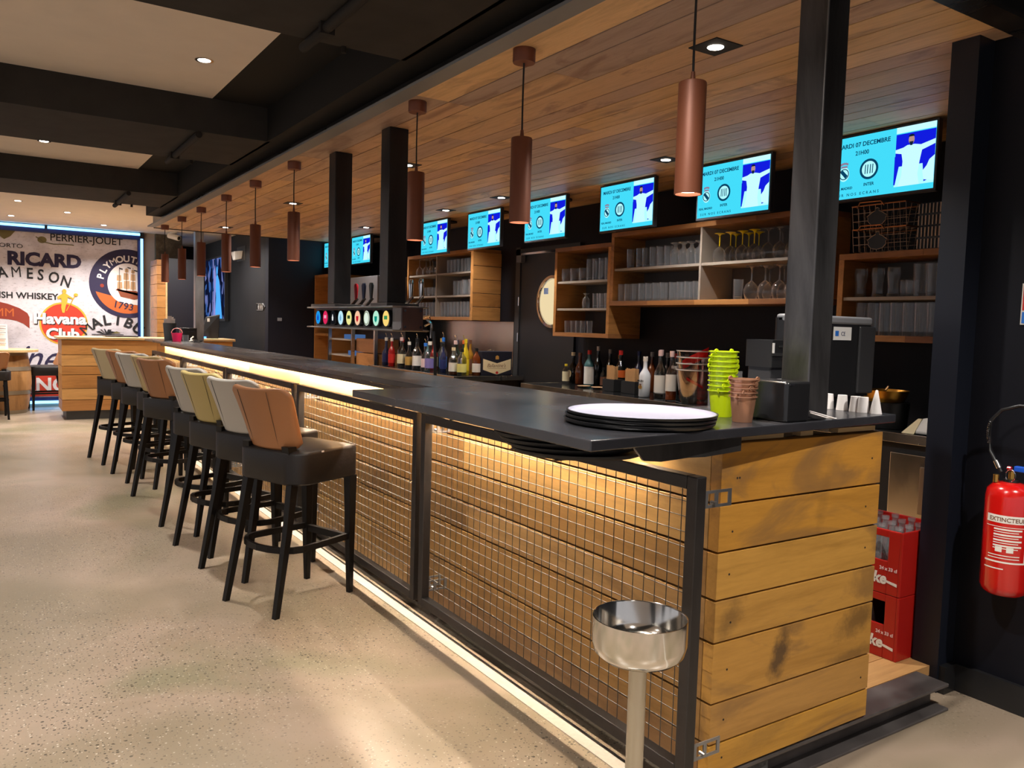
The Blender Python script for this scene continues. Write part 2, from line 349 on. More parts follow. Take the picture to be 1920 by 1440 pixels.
def arc_text(s_, name, parent, mat, centre, right, up, rad, a0, a1, size, bold=0.0, depth=0.002):
    """letters on an arc, all in one mesh; angles in degrees, from a0 to a1"""
    r = Vector(right).normalized(); u = Vector(up).normalized(); n = r.cross(u); org = ORG[parent.name]
    bm = bmesh.new()
    for i, ch in enumerate(s_):
        a = R(a0+(a1-a0)*i/max(1, len(s_)-1))
        cu = bpy.data.curves.new('t', 'FONT'); cu.body = ch; cu.size = size; cu.extrude = depth/2; cu.align_x = 'CENTER'; cu.offset = 0 if ch == 'M' else bold*size
        ob = bpy.data.objects.new('t', cu); me = bpy.data.meshes.new_from_object(ob)
        bpy.data.objects.remove(ob); bpy.data.curves.remove(cu)
        er = r*math.cos(a)+u*math.sin(a); sgn = 1 if rad > 0 else -1
        et = (r*math.sin(a)-u*math.cos(a))*sgn; eo = er*sgn
        o3 = Vector(centre)+er*abs(rad)-org
        for v in me.vertices: c = v.co.copy(); v.co = o3+et*c.x+eo*c.y+n*(c.z+depth/2)
        bm.from_mesh(me); bpy.data.meshes.remove(me)
    me = bpy.data.meshes.new(name); bm.to_mesh(me); bm.free(); me.materials.clear(); me.materials.append(mat)
    o = bpy.data.objects.new(name, me); COL.objects.link(o); o.parent = parent; ORG[o.name] = org
    return o
def planks(mb, axis, along0, along1, rows, thick0, thick1, lmin=0.9, lmax=2.4, gap=0.004, normal='X', rng=None):
    """rows = list of (lo, hi) across; boards with random butt joints"""
    rg = rng or random
    for lo, hi in rows:
        a = along0
        while a < along1-1e-6:
            L = rg.uniform(lmin, lmax); b = min(along1, a+L)
            if along1-b < 0.25: b = along1
            rv = rg.random(); g = gap/2
            lo_, hi_, a_, b_ = lo+g, hi-g, a+0.0008, b-0.0008
            if normal == 'X': mb.box(thick0, thick1, a_, b_, lo_, hi_, rv)      # boards along y, rows in z
            elif normal == 'Y': mb.box(a_, b_, thick0, thick1, lo_, hi_, rv)    # boards along x, rows in z
            elif axis == 'Y': mb.box(lo_, hi_, a_, b_, thick0, thick1, rv)      # flat, along y
            else: mb.box(a_, b_, lo_, hi_, thick0, thick1, rv)                  # flat, along x
            a = b
def spot(name, parent, loc, power, ang=110, blend=0.6, col=(1, 0.94, 0.87), rad=0.03):
    l = bpy.data.lights.new(name, 'SPOT'); l.energy = power; l.spot_size = R(ang); l.spot_blend = blend; l.color = col; l.shadow_soft_size = rad
    o = bpy.data.objects.new(name, l); COL.objects.link(o); o.parent = parent; o.location = Vector(loc)-ORG[parent.name]
    return o

# ================================================================== room shell
ZS = 2.54   # timber soffit
ZC = 2.83   # white ceiling fields
struct('floor', MB().box(-6, 3.26, -4, 17.5, -0.06, 0), CONC)
struct('trim_1', MB().box(1.655, 1.705, -1.0, 10.2, 0.0005, 0.0035), plain('pale_floor_strip', srgb(178, 170, 158), 0.6, var=0.06, scale=60))
struct('trim_2', MB().box(1.708, 1.716, -1.0, 10.2, 0.0005, 0.006), INOX)
# raised boarded floor behind the bar
m = MB(); planks(m, 'X', 2.48, 4.66, [(1.69+0.14*i, 1.83+0.14*i) for i in range(70)], 0.06, 0.10, 2.3, 2.5, normal='Z')
m.box(1.80, 4.66, 1.70, 11.4, 0.0, 0.06)
struct('floor', m, W_FLOORB)
# walls
struct('wall_back', MB().box(4.65, 4.80, 1.66, 11.55, 0, 2.9), BLACKW)
struct('wall_right', MB().box(3.24, 3.40, -4.0, 1.66, 0, 3.0), BLACKW)
struct('wall_stub', MB().box(3.13, 3.40, 1.66, 1.765, 0, ZS), plain('black_satin_paint', (0.007, 0.009, 0.016), 0.4, spec=0.4))
struct('wall_side', MB().box(3.40, 4.80, 1.60, 1.66, 0, 2.9), BLACKW)
struct('baseboard_right', MB().box(3.218, 3.24, -4.0, 1.655, 0, 0.11).box(3.14, 3.218, 1.635, 1.66, 0, 0.11), BLK)
struct('wall_end', MB().box(3.31, 4.80, 11.40, 11.55, 0, 2.72), plain('navy_black_paint', (0.006, 0.008, 0.018), 0.5, spec=0.4))
struct('wall_corridor', MB().box(3.31, 3.45, 11.55, 16.2, 0, 2.72), plain('charcoal_wall_paint', (0.012, 0.012, 0.014), 0.55, spec=0.35, var=0.1, scale=3))
struct('wall_far', MB().box(-6, 2.27, 14.10, 14.3, 0, 2.75), WHITEW)
struct('wall_far_dark', MB().box(2.55, 3.5, 16.0, 16.2, 0, 2.75), BLACKW)
m = MB(); m.box(2.27, 2.66, 14.0, 14.4, 0, 2.72)
t = NT('rough_grey_concrete'); b = t.bsdf(Roughness=0.9)
tc = t.n('TexCoord'); n = t.n('TexNoise', ins={'Scale': 7.0, 'Detail': 8.0, 'Roughness': 0.75}); t.l(tc.outputs['Object'], n.inputs[0])
r_ = ramp(t, [(0.35, srgb(84, 74, 58)), (0.6, srgb(120, 108, 88)), (0.72, srgb(170, 158, 138))], n.outputs[0]); t.l(r_.outputs[0], b.inputs[0])
tag(m.build('concrete_pillar', t.m), 'rough grey concrete pillar between the white wall and the dark corner', 'pillar')
# white ceiling fields, dark cross beams and the dark side of the recess
struct('ceiling', MB().box(-6, 1.25, -4, 9.0, ZC, ZC+0.1), WHITEC)
struct('ceiling', MB().box(1.25, 1.80, -4, 9.0, ZC, ZC+0.1), BLACKC)
struct('ceiling', MB().box(-6, 3.6, 9.0, 16.2, 2.72, 2.82), WHITEC)
for i, (a, b_) in enumerate(((2.43, 3.477), (5.59, 6.63), (8.69, 9.71), (-0.7, 0.33))):
    struct('trim_%d' % (3+i), MB().box(-6, 1.63, a, b_, 2.607, ZC+0.02), GREYC)
struct('trim_7', MB().box(1.61, 1.79, -4, 10.6, 2.607, ZC+0.05), BLACKC)
# black conduit under the cross beams
PIPE = plain('dark_grey_pipe', (0.022, 0.019, 0.017), 0.8, spec=0.2)
for (a, b_), w_ in zip(((2.44, 3.53), (5.58, 6.70), (8.68, 9.76)), ('nearest', 'second', 'far')):
    m = MB(); m.tube([(1.165, a, 2.585), (1.170, b_, 2.585)], 0.022, 10); m.box(1.14, 1.20, b_-0.3, b_-0.275, 2.56, 2.607); m.tube([(1.33, b_-0.06, 2.607), (1.33, b_-0.06, 2.58)], 0.012, 8)
    tag(m.build('conduit_pipe', PIPE, smooth=40), 'dark conduit pipe crossing the underside of the %s black ceiling beam' % w_, 'pipe', 'conduit pipes under the beams')
# steel edge beams of the timber canopy
WEB = m_steel('beam_web_steel', (0.05, 0.045, 0.04), (0.09, 0.08, 0.075), 0.3, stretch=(1, 0.2, 1))
struct('trim_8', MB().box(1.710, 1.80, 1.50, 11.15, 2.530, 2.544), m_steel('flange_steel', (0.16, 0.165, 0.17), (0.24, 0.25, 0.27), 0.5, 0.15, stretch=(1, 0.2, 1)))
struct('trim_11', MB().box(1.775, 1.79, 1.50, 11.15, 2.544, 2.70), WEB)
m = MB(); m.box(1.710, 3.6, 1.46, 1.56, 2.515, 2.53); m.box(1.710, 3.6, 1.53, 1.545, 2.53, 2.75); m.box(1.71, 3.6, 1.44, 1.545, 2.75, 2.765)
struct('trim_9', m, WEB)
# timber soffit
m = MB(); rg = random.Random(11); x = 1.80; rows = []
while x < 4.65:
    w = rg.choice((0.12, 0.15, 0.175, 0.20, 0.135)); rows.append((x, min(x+w, 4.66))); x += w
planks(m, 'Y', 1.58, 11.25, rows, ZS, ZS+0.02, 0.9, 3.0, gap=0.008, normal='Z', rng=rg)
struct('ceiling', m, W_CEIL)
struct('ceiling', MB().box(1.80, 4.80, 1.58, 11.24, ZS+0.022, ZS+0.06), BLKM)
struct('trim_10', MB().box(1.80, 4.66, 11.25, 11.265, 2.53, 2.60), BLKM)

# door with a round window, beside the bottle counter
d = struct('door_1', MB().box(4.625, 4.648, 6.05, 7.00, 0.10, 2.14), plain('black_door_paint', (0.010, 0.010, 0.012), 0.45), loc=(4.64, 6.5, 0.10))
m = MB(); m.box(4.612, 4.65, 6.98, 7.06, 0.1, 2.22); m.box(4.612, 4.65, 5.98, 7.06, 2.14, 2.20); m.build('door_frame', plain('dark_door_frame', (0.03, 0.03, 0.032), 0.5), d)
tag(MB().box(4.60, 4.63, 6.15, 6.95, 2.135, 2.155).build('closer_rail', CHROME, d), 'chrome closer rail')
tag(MB().box(4.57, 4.62, 6.90, 6.99, 2.06, 2.13).build('closer_box', plain('grey_closer', (0.12, 0.12, 0.13), 0.5), d), 'grey closer box')
m = MB()
for z in (0.75, 1.25, 1.62): m.cyl((4.61, 6.985, z), 0.008, 0.09, 8)
m.build('hinge', CHROME, d)
DC = (4.62, 6.38, 1.655)
m = MB(); m.lathe([(0.255, 0), (0.255, -0.03), (0.225, -0.035), (0.215, -0.02), (0.215, 0)], DC, 40, 'X', cap=False); m.build('porthole_ring', CHROME, d, smooth=40)
m = MB(); m.lathe([(0.001, -0.012), (0.216, -0.012)], DC, 40, 'X', cap=False)
m.build('porthole_pane', emit('lit_room_beyond', srgb(238, 216, 170), 1.0/2**0.9), d)
m = MB(); m.box(4.604, 4.607, 6.46, 6.53, 1.73, 1.79); m.build('porthole_sticker', plain('blue_sticker', (0.2, 0.28, 0.5), 0.5), d)

# ================================================================== lamps
def downlight(loc, label, group, k=1.0, square=True, ang=125):
    x, y, z = loc
    t_ = thing('recessed_spotlight', label, 'ceiling light', (x, y, z), group)
    m = MB()
    if square:
        m.box(x-0.075, x+0.075, y-0.075, y+0.075, z-0.004, z+0.0); m.build('trim_plate', BLKM, t_)
    else:
        m.lathe([(0.05, -0.004), (0.05, 0), (0.035, 0), (0.035, -0.004), (0.05, -0.004)], (x, y, z), 20, cap=False); m.build('trim_plate', CHROME, t_)
    m = MB(); m.lathe([(0.001, -0.008), (0.030, -0.006), (0.034, -0.003)], (x, y, z), 16, cap=False); m.build('lamp', LAMP, t_)
    spot('spot_lamp', t_, (x, y, z-0.012), K_DOWN*k, ang, 0.7)
    return t_
G1 = 'recessed spotlights over the bar'
for x, y, lab, k in ((2.454, 2.344, 'recessed square spotlight in the timber ceiling nearest to the big steel post', 1.0),
                  (2.55, 5.36, 'recessed spotlight in the timber ceiling just right of the middle black post', 1.0),
                  (2.51, 7.84, 'recessed spotlight in the timber ceiling behind the sixth hanging lamp', 1.0),
                  (2.51, 10.5, 'recessed spotlight in the timber ceiling closest to the far end of the bar', 1.0),
                  (3.80, 4.03, 'recessed spotlight in the timber ceiling above the third screen from the right', 0.8),
                  (3.83, 6.13, 'recessed spotlight in the timber ceiling right of the fifth screen from the right', 0.8),
                  (3.84, 7.18, 'recessed spotlight in the timber ceiling above the sixth screen from the right', 0.8),
                  (3.82, 9.15, 'recessed spotlight in the timber ceiling between the two black posts', 0.8)):
    downlight((x, y, ZS), lab, G1, k)
for x, y, lab in ((1.03, 4.80, 'round spotlight in the large near white ceiling field'), (0.415, 7.85, 'round spotlight in the middle white ceiling field')):
    downlight((x, y, ZC), lab, 'round spotlights in the white ceiling', 1.7, False)
for x, y, lab in ((0.32, 11.26, 'leftmost upper round spotlight in the far white ceiling'), (0.89, 12.04, 'middle round spotlight in the far white ceiling'),
               (0.29, 13.05, 'lower left round spotlight in the far white ceiling, closest to the wall art'), (1.45, 13.30, 'rightmost round spotlight in the far white ceiling')):
    downlight((x, y, 2.72), lab, 'round spotlights in the white ceiling', 1.7, False)
for x, y in ((-1.6, 4.6), (-1.6, 7.8), (-0.4, 1.6), (0.98, 1.45), (-2.0, 1.6), (0.2, -1.2), (2.3, 0.2), (-2.2, 11.5), (1.0, -2.6), (2.5, 12.2)):  # unseen spotlights added to light the room and the far white wall
    downlight((x, y, ZC if y < 9 else 2.72), 'unseen round ceiling spotlight added to light the room', 'added ceiling spotlights out of view', 2.2, False, 158 if y > 12 else 125)
struct('ceiling', MB().box(1.80, 3.3, -4, 1.43, ZC, ZC+0.1), BLACKC)

COPPER = plain('copper_lacquer', srgb(116, 66, 44), 0.5, 0.25)
PX = 1.87; PY = (1.876, 2.845, 3.83, 5.82, 6.82, 7.79, 8.84, 9.83, 10.88)
ordn = ('nearest', 'second nearest', 'third nearest', 'fourth', 'fifth', 'sixth', 'seventh', 'second farthest', 'farthest')
def make_pendant():
    t_ = thing('pendant_lamp', 'x', 'pendant lamp', (0, 0, 0))
    MB().lathe([(0.045, -0.055), (0.047, -0.05), (0.047, 0), (0.01, 0)], (0, 0, 0), 24).build('canopy', COPPER, t_, smooth=40)
    MB().tube([(0, 0, -0.055), (0.001, 0.002, -0.2), (0, 0, -0.345)], 0.004, 6).build('cord', BLKM, t_)
    m = MB(); m.lathe([(0.0062, -0.325), (0.008, -0.345), (0.010, -0.358)], (0, 0, 0), 12); m.build('cord_grip', COPPER, t_, smooth=40)
    m = MB(); m.lathe([(0.040, -0.705), (0.044, -0.705), (0.044, -0.362), (0.042, -0.358), (0.002, -0.358)], (0, 0, 0), 28, cap=False)
    m.lathe([(0.040, -0.705), (0.036, -0.66), (0.036, -0.64), (0.002, -0.64)], (0, 0, 0), 28, cap=False); m.build('lamp_shade', COPPER, t_, smooth=40)
    MB().lathe([(0.001, -0.694), (0.0385, -0.694)], (0, 0, 0), 24, cap=False).build('bulb', LAMPP, t_)
    spot('pendant_spot', t_, (0, 0, -0.71), K_PEND, 95, 0.8, (1, 0.76, 0.55), 0.03)
    return t_
pen = make_pendant()
for i, y in enumerate(PY):
    put(pen, USED, (PX, y, ZS), 0.3*i, '%s copper tube pendant lamp hanging over the bar front' % ordn[i], 'copper pendant lamps over the bar')

# ================================================================== steel posts
def post(x0, y0, s_, z0, z1, label, mat, base=None):
    t_ = thing('steel_post', label, 'post', (x0+s_/2, y0+s_/2, z0), 'steel posts of the bar')
    m = MB(); m.box(x0, x0+s_, y0, y0+s_, z0, z1); m.build('shaft', mat, t_, bevel=0.004)
    if base: m = MB(); m.box(*base); m.build('foot_plate', mat, t_)
    return t_
post(2.05, 1.525, 0.10, 1.1455, ZS-0.001, 'massive raw steel post at the near end of the worktop', m_steel('post_steel', (0.045, 0.042, 0.042), (0.20, 0.195, 0.20), 0.34, 0.85, 3.5))
DK = m_steel('dark_post_steel', (0.016, 0.015, 0.016), (0.035, 0.033, 0.034), 0.4, 0.5)
post(1.97, 4.39, 0.12, 1.522, ZS-0.001, 'black steel post rising from the tap beam, the nearer of two', DK)
post(1.97, 5.26, 0.12, 1.522, ZS-0.001, 'black steel post rising from the tap beam, the farther of two', DK)
post(2.31, 11.27, 0.11, 0, 2.62, 'slim grey steel post at the far end of the timber ceiling', STEEL_L)

# ================================================================== the bar
ZR = [0.105, 0.202, 0.325, 0.506, 0.632, 0.772, 0.911, 1.089]
rows = list(zip(ZR[:-1], ZR[1:]))
YB0, YB1 = 1.56, 10.12
bar = thing('bar_counter', 'long bar body clad in reclaimed honey coloured planks behind steel mesh panels', 'bar counter', (2.1, 5.8, 0))
m = MB(); planks(m, 'Y', YB0+0.04, YB1, rows, 1.734, 1.774, 0.9, 2.6, gap=0.006, normal='X', rng=random.Random(5)); m.build('front_cladding', W_BAR_Y, bar, bevel=0.002)
m = MB(); rg = random.Random(3)
for lo, hi in rows: m.box(1.734, 2.503, YB0, YB0+0.04, lo+0.003, hi-0.003, rg.random())
m.build('end_cladding', W_BAR_X, bar, bevel=0.002)
for (x, z) in ((1.80, 0.985), (1.81, 0.985), (1.79, 0.83), (1.785, 0.705), (1.80, 0.56), (1.795, 0.42), (1.79, 0.27), (1.79, 0.155), (2.43, 0.84), (2.45, 1.0), (2.44, 0.7), (2.46, 0.25)):
    MB().cyl((x, YB0-0.0006, z), 0.0035, 0.001, 8, 'Y').build('screw_hole', plain('screw_hole_dark', (0.02, 0.012, 0.006), 0.8), bar)
m = MB(); m.box(1.778, 1.86, YB0+0.045, YB1, 0.10, 1.08); m.box(1.778, 2.48, YB0+0.045, YB0+0.08, 0.1, 1.08); m.box(1.80, 1.84, YB0+0.1, YB1, 0.0, 0.10)
m.box(1.86, 1.88, YB0+0.1, YB1, 0.1, 1.1); m.build('carcass', BLKM, bar)
m = MB(); m.box(1.76, 1.84, YB0+0.1, YB1, 1.08, 1.117); m.build('top_batten', W_PALE, bar)
for a in ((1.75, 2.02, YB0+0.02, YB0+0.05, 1.089, 1.117), (2.10, 2.16, YB0+0.02, YB0+0.05, 1.089, 1.117), (2.28, 2.48, YB0+0.015, YB0+0.05, 1.091, 1.106)): MB().box(*a).build('packing_piece', W_PALE, bar)
m = MB(); m.prof([(0, 0.061), (0.042, 0.016), (0.10, 0.010), (0.20, 0.014), (0.26, 0.012), (0.40, 0.020), (0.40, 0.061)], (1.34, 1.50, 1.056), (1, 0, 0), (0, 0, 1), (0, 0.008, 0))
tag(m.build('support_bracket', STEEL), 'dark cut steel bracket plate under the near corner of the worktop', 'bracket')
for y in (4.2, 5.9, 7.6, 9.3): MB().box(1.66, 1.734, y, y+0.04, 1.105, 1.1175).build('slab_bracket', STEEL, bar)
for nm, ys, z in (('near', (1.76, 1.98), 1.0365), ('middle', (2.36, 2.58), 1.081), ('far', (2.82, 3.04), 1.081)):
    rk = thing('tray_rack', 'flat black rack bars holding the %s stack of trays under the worktop' % nm, 'rack', (1.5, sum(ys)/2, z), 'tray racks under the worktop')
    for y in ys: MB().box(1.30, 1.733, y, y+0.012, z, z+0.003).build('rack_bar', BLKM, rk)
m = MB(); m.box(1.688, 1.712, 1.85, YB1-0.05, 1.094, 1.104); m.build('strip_light', LED_W, bar)
m = MB(); m.box(1.684, 1.716, 1.84, YB1-0.04, 1.104, 1.117); m.box(1.681, 1.685, 1.84, YB1-0.04, 1.068, 1.117); m.build('strip_channel_and_shield', STEEL, bar)  # front lip added to keep the strip's light off the frame rails

sl = MB(); sl.prism([(1.155, 1.433), (2.54, 1.540), (2.54, 1.97), (1.895, 1.97), (1.895, 2.978), (1.155, 2.878)], 1.118, 1.145)
tag(sl.build('worktop', SLAB, bevel=0.003, loc=(1.5, 2.2, 1.118)), 'wide black stone worktop slab overhanging the near end of the bar', 'worktop')
sl = MB(); sl.prism([(1.53, 2.935), (1.895, 2.983), (1.895, 10.2), (1.53, 10.2)], 1.118, 1.1445)
tag(sl.build('worktop', SLAB, bevel=0.003, loc=(1.7, 6.5, 1.118)), 'narrow black stone worktop running along the stools to the far end', 'worktop')

# mesh panels in steel frames
PAN = [(1.515, 3.16), (3.205, 4.865), (4.93, 6.62), (6.685, 8.37), (8.435, 10.09)]
pn = ('nearest mesh panel in a steel frame, below the overhanging black slab', 'second mesh panel from the near end, behind the nearest stool', 'middle mesh panel of the bar front behind the stools',
      'fourth mesh panel from the near end of the bar front', 'farthest mesh panel at the far end of the bar front')
for (a, b_), lab in zip(PAN, pn):
    t_ = thing('mesh_panel', lab, 'mesh panel', (1.6, (a+b_)/2, 0.15), 'mesh panels along the bar front')
    z0, z1, w = 0.155, 1.010, 0.038; x0, x1 = 1.590, 1.628
    m = MB(); m.box(x0, x1, a, a+w, z0, z1); m.box(x0, x1, b_-w, b_, z0, z1); m.box(x0, x1, a+w, b_-w, z0, z0+w); m.box(x0, x1, a+w, b_-w, z1-w, z1)
    m.build('frame', STEEL_F, t_, bevel=0.003)
    m = MB(); n = int((b_-a-2*w)/0.048)
    for i in range(1, n+1): y = a+w+(b_-a-2*w)*i/(n+1); m.tube([(1.624, y, z0+w-0.01), (1.624, y, z1-w+0.01)], 0.0014, 5)
    n = int((z1-z0-2*w)/0.0445)
    for i in range(1, n+1): z = z0+w+(z1-z0-2*w)*i/(n+1); m.tube([(1.6265, a+w-0.012, z), (1.6265, b_-w+0.012, z)], 0.0014, 5)
    m.build('wire_mesh', WIRE, t_)
    for z in (0.23, 0.945):
        for yy, s_ in ((a, 1), (b_, -1)):
            m = MB(); y = yy+s_*0.004
            m.box(1.628, 1.733, y, y+s_*0.004, z+0.016, z+0.024); m.box(1.628, 1.733, y, y+s_*0.004, z-0.024, z-0.016)
            for xx in (1.628, 1.668, 1.721): m.box(xx, xx+0.012, y, y+s_*0.004, z-0.016, z+0.016)
            m.cyl((1.665, y-0.008, z-0.012), 0.006, 0.02, 8, 'Y')
            m.build('hinge_bracket', STEEL_L, t_)

# ------------------------------------------------ steel step beam and end of the platform
t_ = thing('steel_step_beam', 'dark H section steel beam lying on the floor as the step behind the bar', 'beam', (2.4, 1.62, 0))
m = MB(); m.box(1.86, 3.032, 1.560, 1.690, 0.088, 0.100); m.box(1.86, 3.025, 1.552, 1.690, 0.0, 0.010); m.box(1.86, 3.01, 1.615, 1.630, 0.010, 0.088); m.build('section', m_steel('step_steel', (0.06, 0.052, 0.05), (0.13, 0.115, 0.11), 0.42, 0.3), t_, bevel=0.003)
m = MB(); m.box(1.93, 2.02, 1.575, 1.615, 0.010, 0.088); m.build('support_block', plain('speckled_mortar', (0.06, 0.06, 0.06), 0.9, var=0.5, scale=90), t_)

# ------------------------------------------------ trays
TRAYB = plain('black_tray_underside', (0.010, 0.010, 0.011), 0.28)
TRAYW = plain('white_tray_surface', srgb(150, 150, 168), 0.3)
def tray(x, y, z, rad, label, group, white=False):
    t_ = thing('round_tray', label, 'tray', (x, y, z), group)
    r = rad
    TB = TRAYB if 'worktop under' not in label and 'stored' not in label else BLKM
    MB().lathe([(r*0.93, 0), (r*0.985, 0.005), (r, 0.012), (r, 0.0135), (r*0.975, 0.0135)], (x, y, z), 56, cap=False).build('rim', TB, t_, smooth=50)
    MB().lathe([(0.001, 0.004), (r*0.92, 0.004), (r*0.95, 0.007), (r*0.975, 0.0132)], (x, y, z), 56, cap=False).build('surface', TRAYW if white else TB, t_, smooth=50)
    MB().lathe([(0.001, 0), (r*0.93, 0)], (x, y, z), 56, cap=False).build('underside', TB, t_)
for i in range(3):
    tray(1.50+0.004*i, 1.655, 1.1455+0.0105*i, 0.207, ('lowest', 'middle', 'topmost, white faced')[i]+' large round tray of the stack on the near worktop', 'round trays on the worktop', i == 2)
for k, (x, y, n) in enumerate(((1.46, 1.87, 4), (1.46, 2.47, 2), (1.46, 2.93, 2))):
    for i in range(n):
        tray(x-0.008*i, y+0.02*i, (1.040 if n == 4 else 1.085)+0.0138*i, 0.20, '%s black round tray of the %s stack stored under the worktop edge' % (('lowest', 'second lowest', 'third', 'topmost')[i if i < n-1 else 3], ('near', 'middle', 'far')[k]), 'trays stored under the worktop, %s stack' % ('near', 'middle', 'far')[k])

# ------------------------------------------------ stools
def seat_shell(m, pts, z0, z1, puff):
    n = len(pts); c = (sum(p[0] for p in pts)/n, sum(p[1] for p in pts)/n)
    rings = []
    for f, z in ((0.95, z0), (1.0, z0+0.01), (1.0, z1-0.014), (0.985, z1-0.004), (0.93, z1+0.002), (0.6, z1+puff*0.75), (0.25, z1+puff)):
        rings.append([(c[0]+(p[0]-c[0])*f, c[1]+(p[1]-c[1])*f, z) for p in pts])
    vs = [v for q in rings for v in q]; fs = []
    for i in range(len(rings)-1):
        for k in range(n): fs.append((i*n+k, i*n+(k+1) % n, (i+1)*n+(k+1) % n, (i+1)*n+k))
    fs.append(tuple(range(n-1, -1, -1))); fs.append(tuple((len(rings)-1)*n+k for k in range(n)))
    m.add(vs, fs)
def make_stool(back_mat, label):
    t_ = thing('bar_stool', label, 'bar stool', (0, 0, 0), 'bar stools along the bar')
    m = MB(); pts = []
    for cx, cy, a0, rr in ((0.215, 0.195, 0, 0.03), (-0.135, 0.145, 90, 0.085), (-0.135, -0.145, 180, 0.085), (0.215, -0.195, 270, 0.03)):
        px = cx-(rr if cx > 0 else -0)*1.0; py = cy-math.copysign(rr if cx > 0 else 0.0, cy)
        for k in range(6):
            a = R(a0+18*k); pts.append((px+rr*math.cos(a), py+rr*math.sin(a)))
    seat_shell(m, pts, 0.615, 0.775, 0.02); m.build('seat', LEATHER, t_, smooth=50)
    # curved backrest
    m = MB(); nu, nv, th = 17, 7, 0.042; grid = []
    for s_ in (0, 1):
        for j in range(nv+1):
            v = j/nv
            for i in range(nu+1):
                u = -1+2*i/nu; hw = 0.185+0.035*v
                q_ = max(0, (abs(u)-0.72)/0.28)**2; z = 0.775+0.30*v+(0.014*u*u*v)-0.040*q_*v**3+0.040*q_*(1-v)**3
                x = -0.212-0.095*v+0.055*abs(u)**2.4+(th if s_ else 0)*(1-0.25*abs(u)**4)
                grid.append((x, u*hw, z))
    W_ = nu+1; N_ = W_*(nv+1); fs = []
    for j in range(nv):
        for i in range(nu):
            a = j*W_+i; fs.append((a, a+1, a+W_+1, a+W_)); fs.append((N_+a, N_+a+W_, N_+a+W_+1, N_+a+1))
    for i in range(nu): fs.append((i, N_+i, N_+i+1, i+1)); a = nv*W_+i; fs.append((a, a+1, N_+a+1, N_+a))
    for j in range(nv): a = j*W_; fs.append((a, a+W_, N_+a+W_, N_+a)); b_ = a+nu; fs.append((b_, N_+b_, N_+b_+W_, b_+W_))
    m.add(grid, fs); bk = m.build('backrest', back_mat, t_, smooth=70, bevel=0.012)
    for uy in (-0.5, 0.5):
        m = MB(); m.tube([(-0.2135-0.095*v+0.055*abs(uy)**2.4, uy*(0.185+0.035*v), 0.785+0.285*v) for v in (0, 0.3, 0.6, 0.97)], 0.0014, 4); m.build('seam', BLKM, bk)
    for s_ in (-1, 1):
        m = MB(); x1, y1 = 0.190, 0.168*s_
        m.hexa([(x1-0.012, y1-0.013, 0), (x1+0.014, y1-0.013, 0), (x1+0.014, y1+0.013, 0), (x1-0.012, y1+0.013, 0)], [(x1-0.03, y1-0.024, 0.62), (x1+0.02, y1-0.024, 0.62), (x1+0.02, y1+0.024, 0.62), (x1-0.03, y1+0.024, 0.62)])
        m.build('leg', BLKWOOD, t_, bevel=0.003)
        m = MB(); ch = [(-0.295, 0.195*s_, 0), (-0.215, 0.178*s_, 0.42), (-0.178, 0.165*s_, 0.66), (-0.192, 0.150*s_, 0.80)]
        for i in range(3):
            p, q = ch[i], ch[i+1]; wp = 0.013+0.004*i; wq = 0.013+0.004*(i+1)
            m.hexa([(p[0]-wp, p[1]-wp, p[2]), (p[0]+wp, p[1]-wp, p[2]), (p[0]+wp, p[1]+wp, p[2]), (p[0]-wp, p[1]+wp, p[2])], [(q[0]-wq, q[1]-wq, q[2]), (q[0]+wq, q[1]-wq, q[2]), (q[0]+wq, q[1]+wq, q[2]), (q[0]-wq, q[1]+wq, q[2])])
        m.build('leg', BLKWOOD, t_)
    m = MB(); pth = [(0.19, -0.165), (0.0, -0.185), (-0.12, -0.195)]
    pth += [(-0.235+0.0*k, 0) for k in range(0)]
    for k in range(9): a = R(270-22.5*k); pth.append((-0.14+0.115*math.cos(a), 0.195*math.sin(a)))
    pth += [(-0.12, 0.195), (0.0, 0.185), (0.19, 0.165)]
    m.tube([(x, y, 0.30) for x, y in pth], 0, flat=(0.018, 0.03)); m.build('footrest', BLKWOOD, t_)
    m = MB(); m.box(0.175, 0.20, -0.155, 0.155, 0.27, 0.305); m.build('front_stretcher', BLKWOOD, t_)
    tag(MB().box(-0.06, -0.045, -0.232, -0.2305, 0.768, 0.776).build('seat_tag', WHITEP, t_), 'small white seat tag')
    return t_
def leath(n, c): return plain(n, c, 0.45, bump=0.05, scale=120)
TAN = leath('tan_leather', srgb(158, 106, 66)); WHT = leath('white_leather', srgb(184, 180, 172)); YEL = leath('straw_yellow_leather', srgb(186, 166, 106)); BEI = leath('beige_leather', srgb(180, 162, 126)); CRM = leath('cream_leather', srgb(190, 168, 118))
PROT = {}
ST = [(1.37, 3.97, 20.9, TAN, 'nearest bar stool, with a tan leather backrest'), (1.38, 4.57, 21.7, WHT, 'white backed bar stool next to the nearest tan one'),
      (1.34, 5.10, 18.5, YEL, 'straw yellow backed bar stool, third from the camera'), (1.35, 5.64, 22.6, WHT, 'off white backed bar stool, fourth from the camera'),
      (1.33, 6.74, 27, TAN, 'tan backed bar stool in the middle of the row, turned broadside'), (1.36, 7.28, 24, CRM, 'cream yellow backed bar stool just behind the middle tan one'),
      (1.31, 7.80, 29, WHT, 'white backed bar stool, third from the far end of the row'), (1.29, 8.31, 32, TAN, 'tan backed bar stool, second from the far end of the row'),
      (1.22, 8.80, 30, BEI, 'beige backed bar stool at the far end of the row')]
for x, y, a, mt, lab in ST:
    if mt.name not in PROT: PROT[mt.name] = make_stool(mt, lab)
    put(PROT[mt.name], USED, (x-0.05, y, 0), R(a), lab, 'bar stools along the bar')

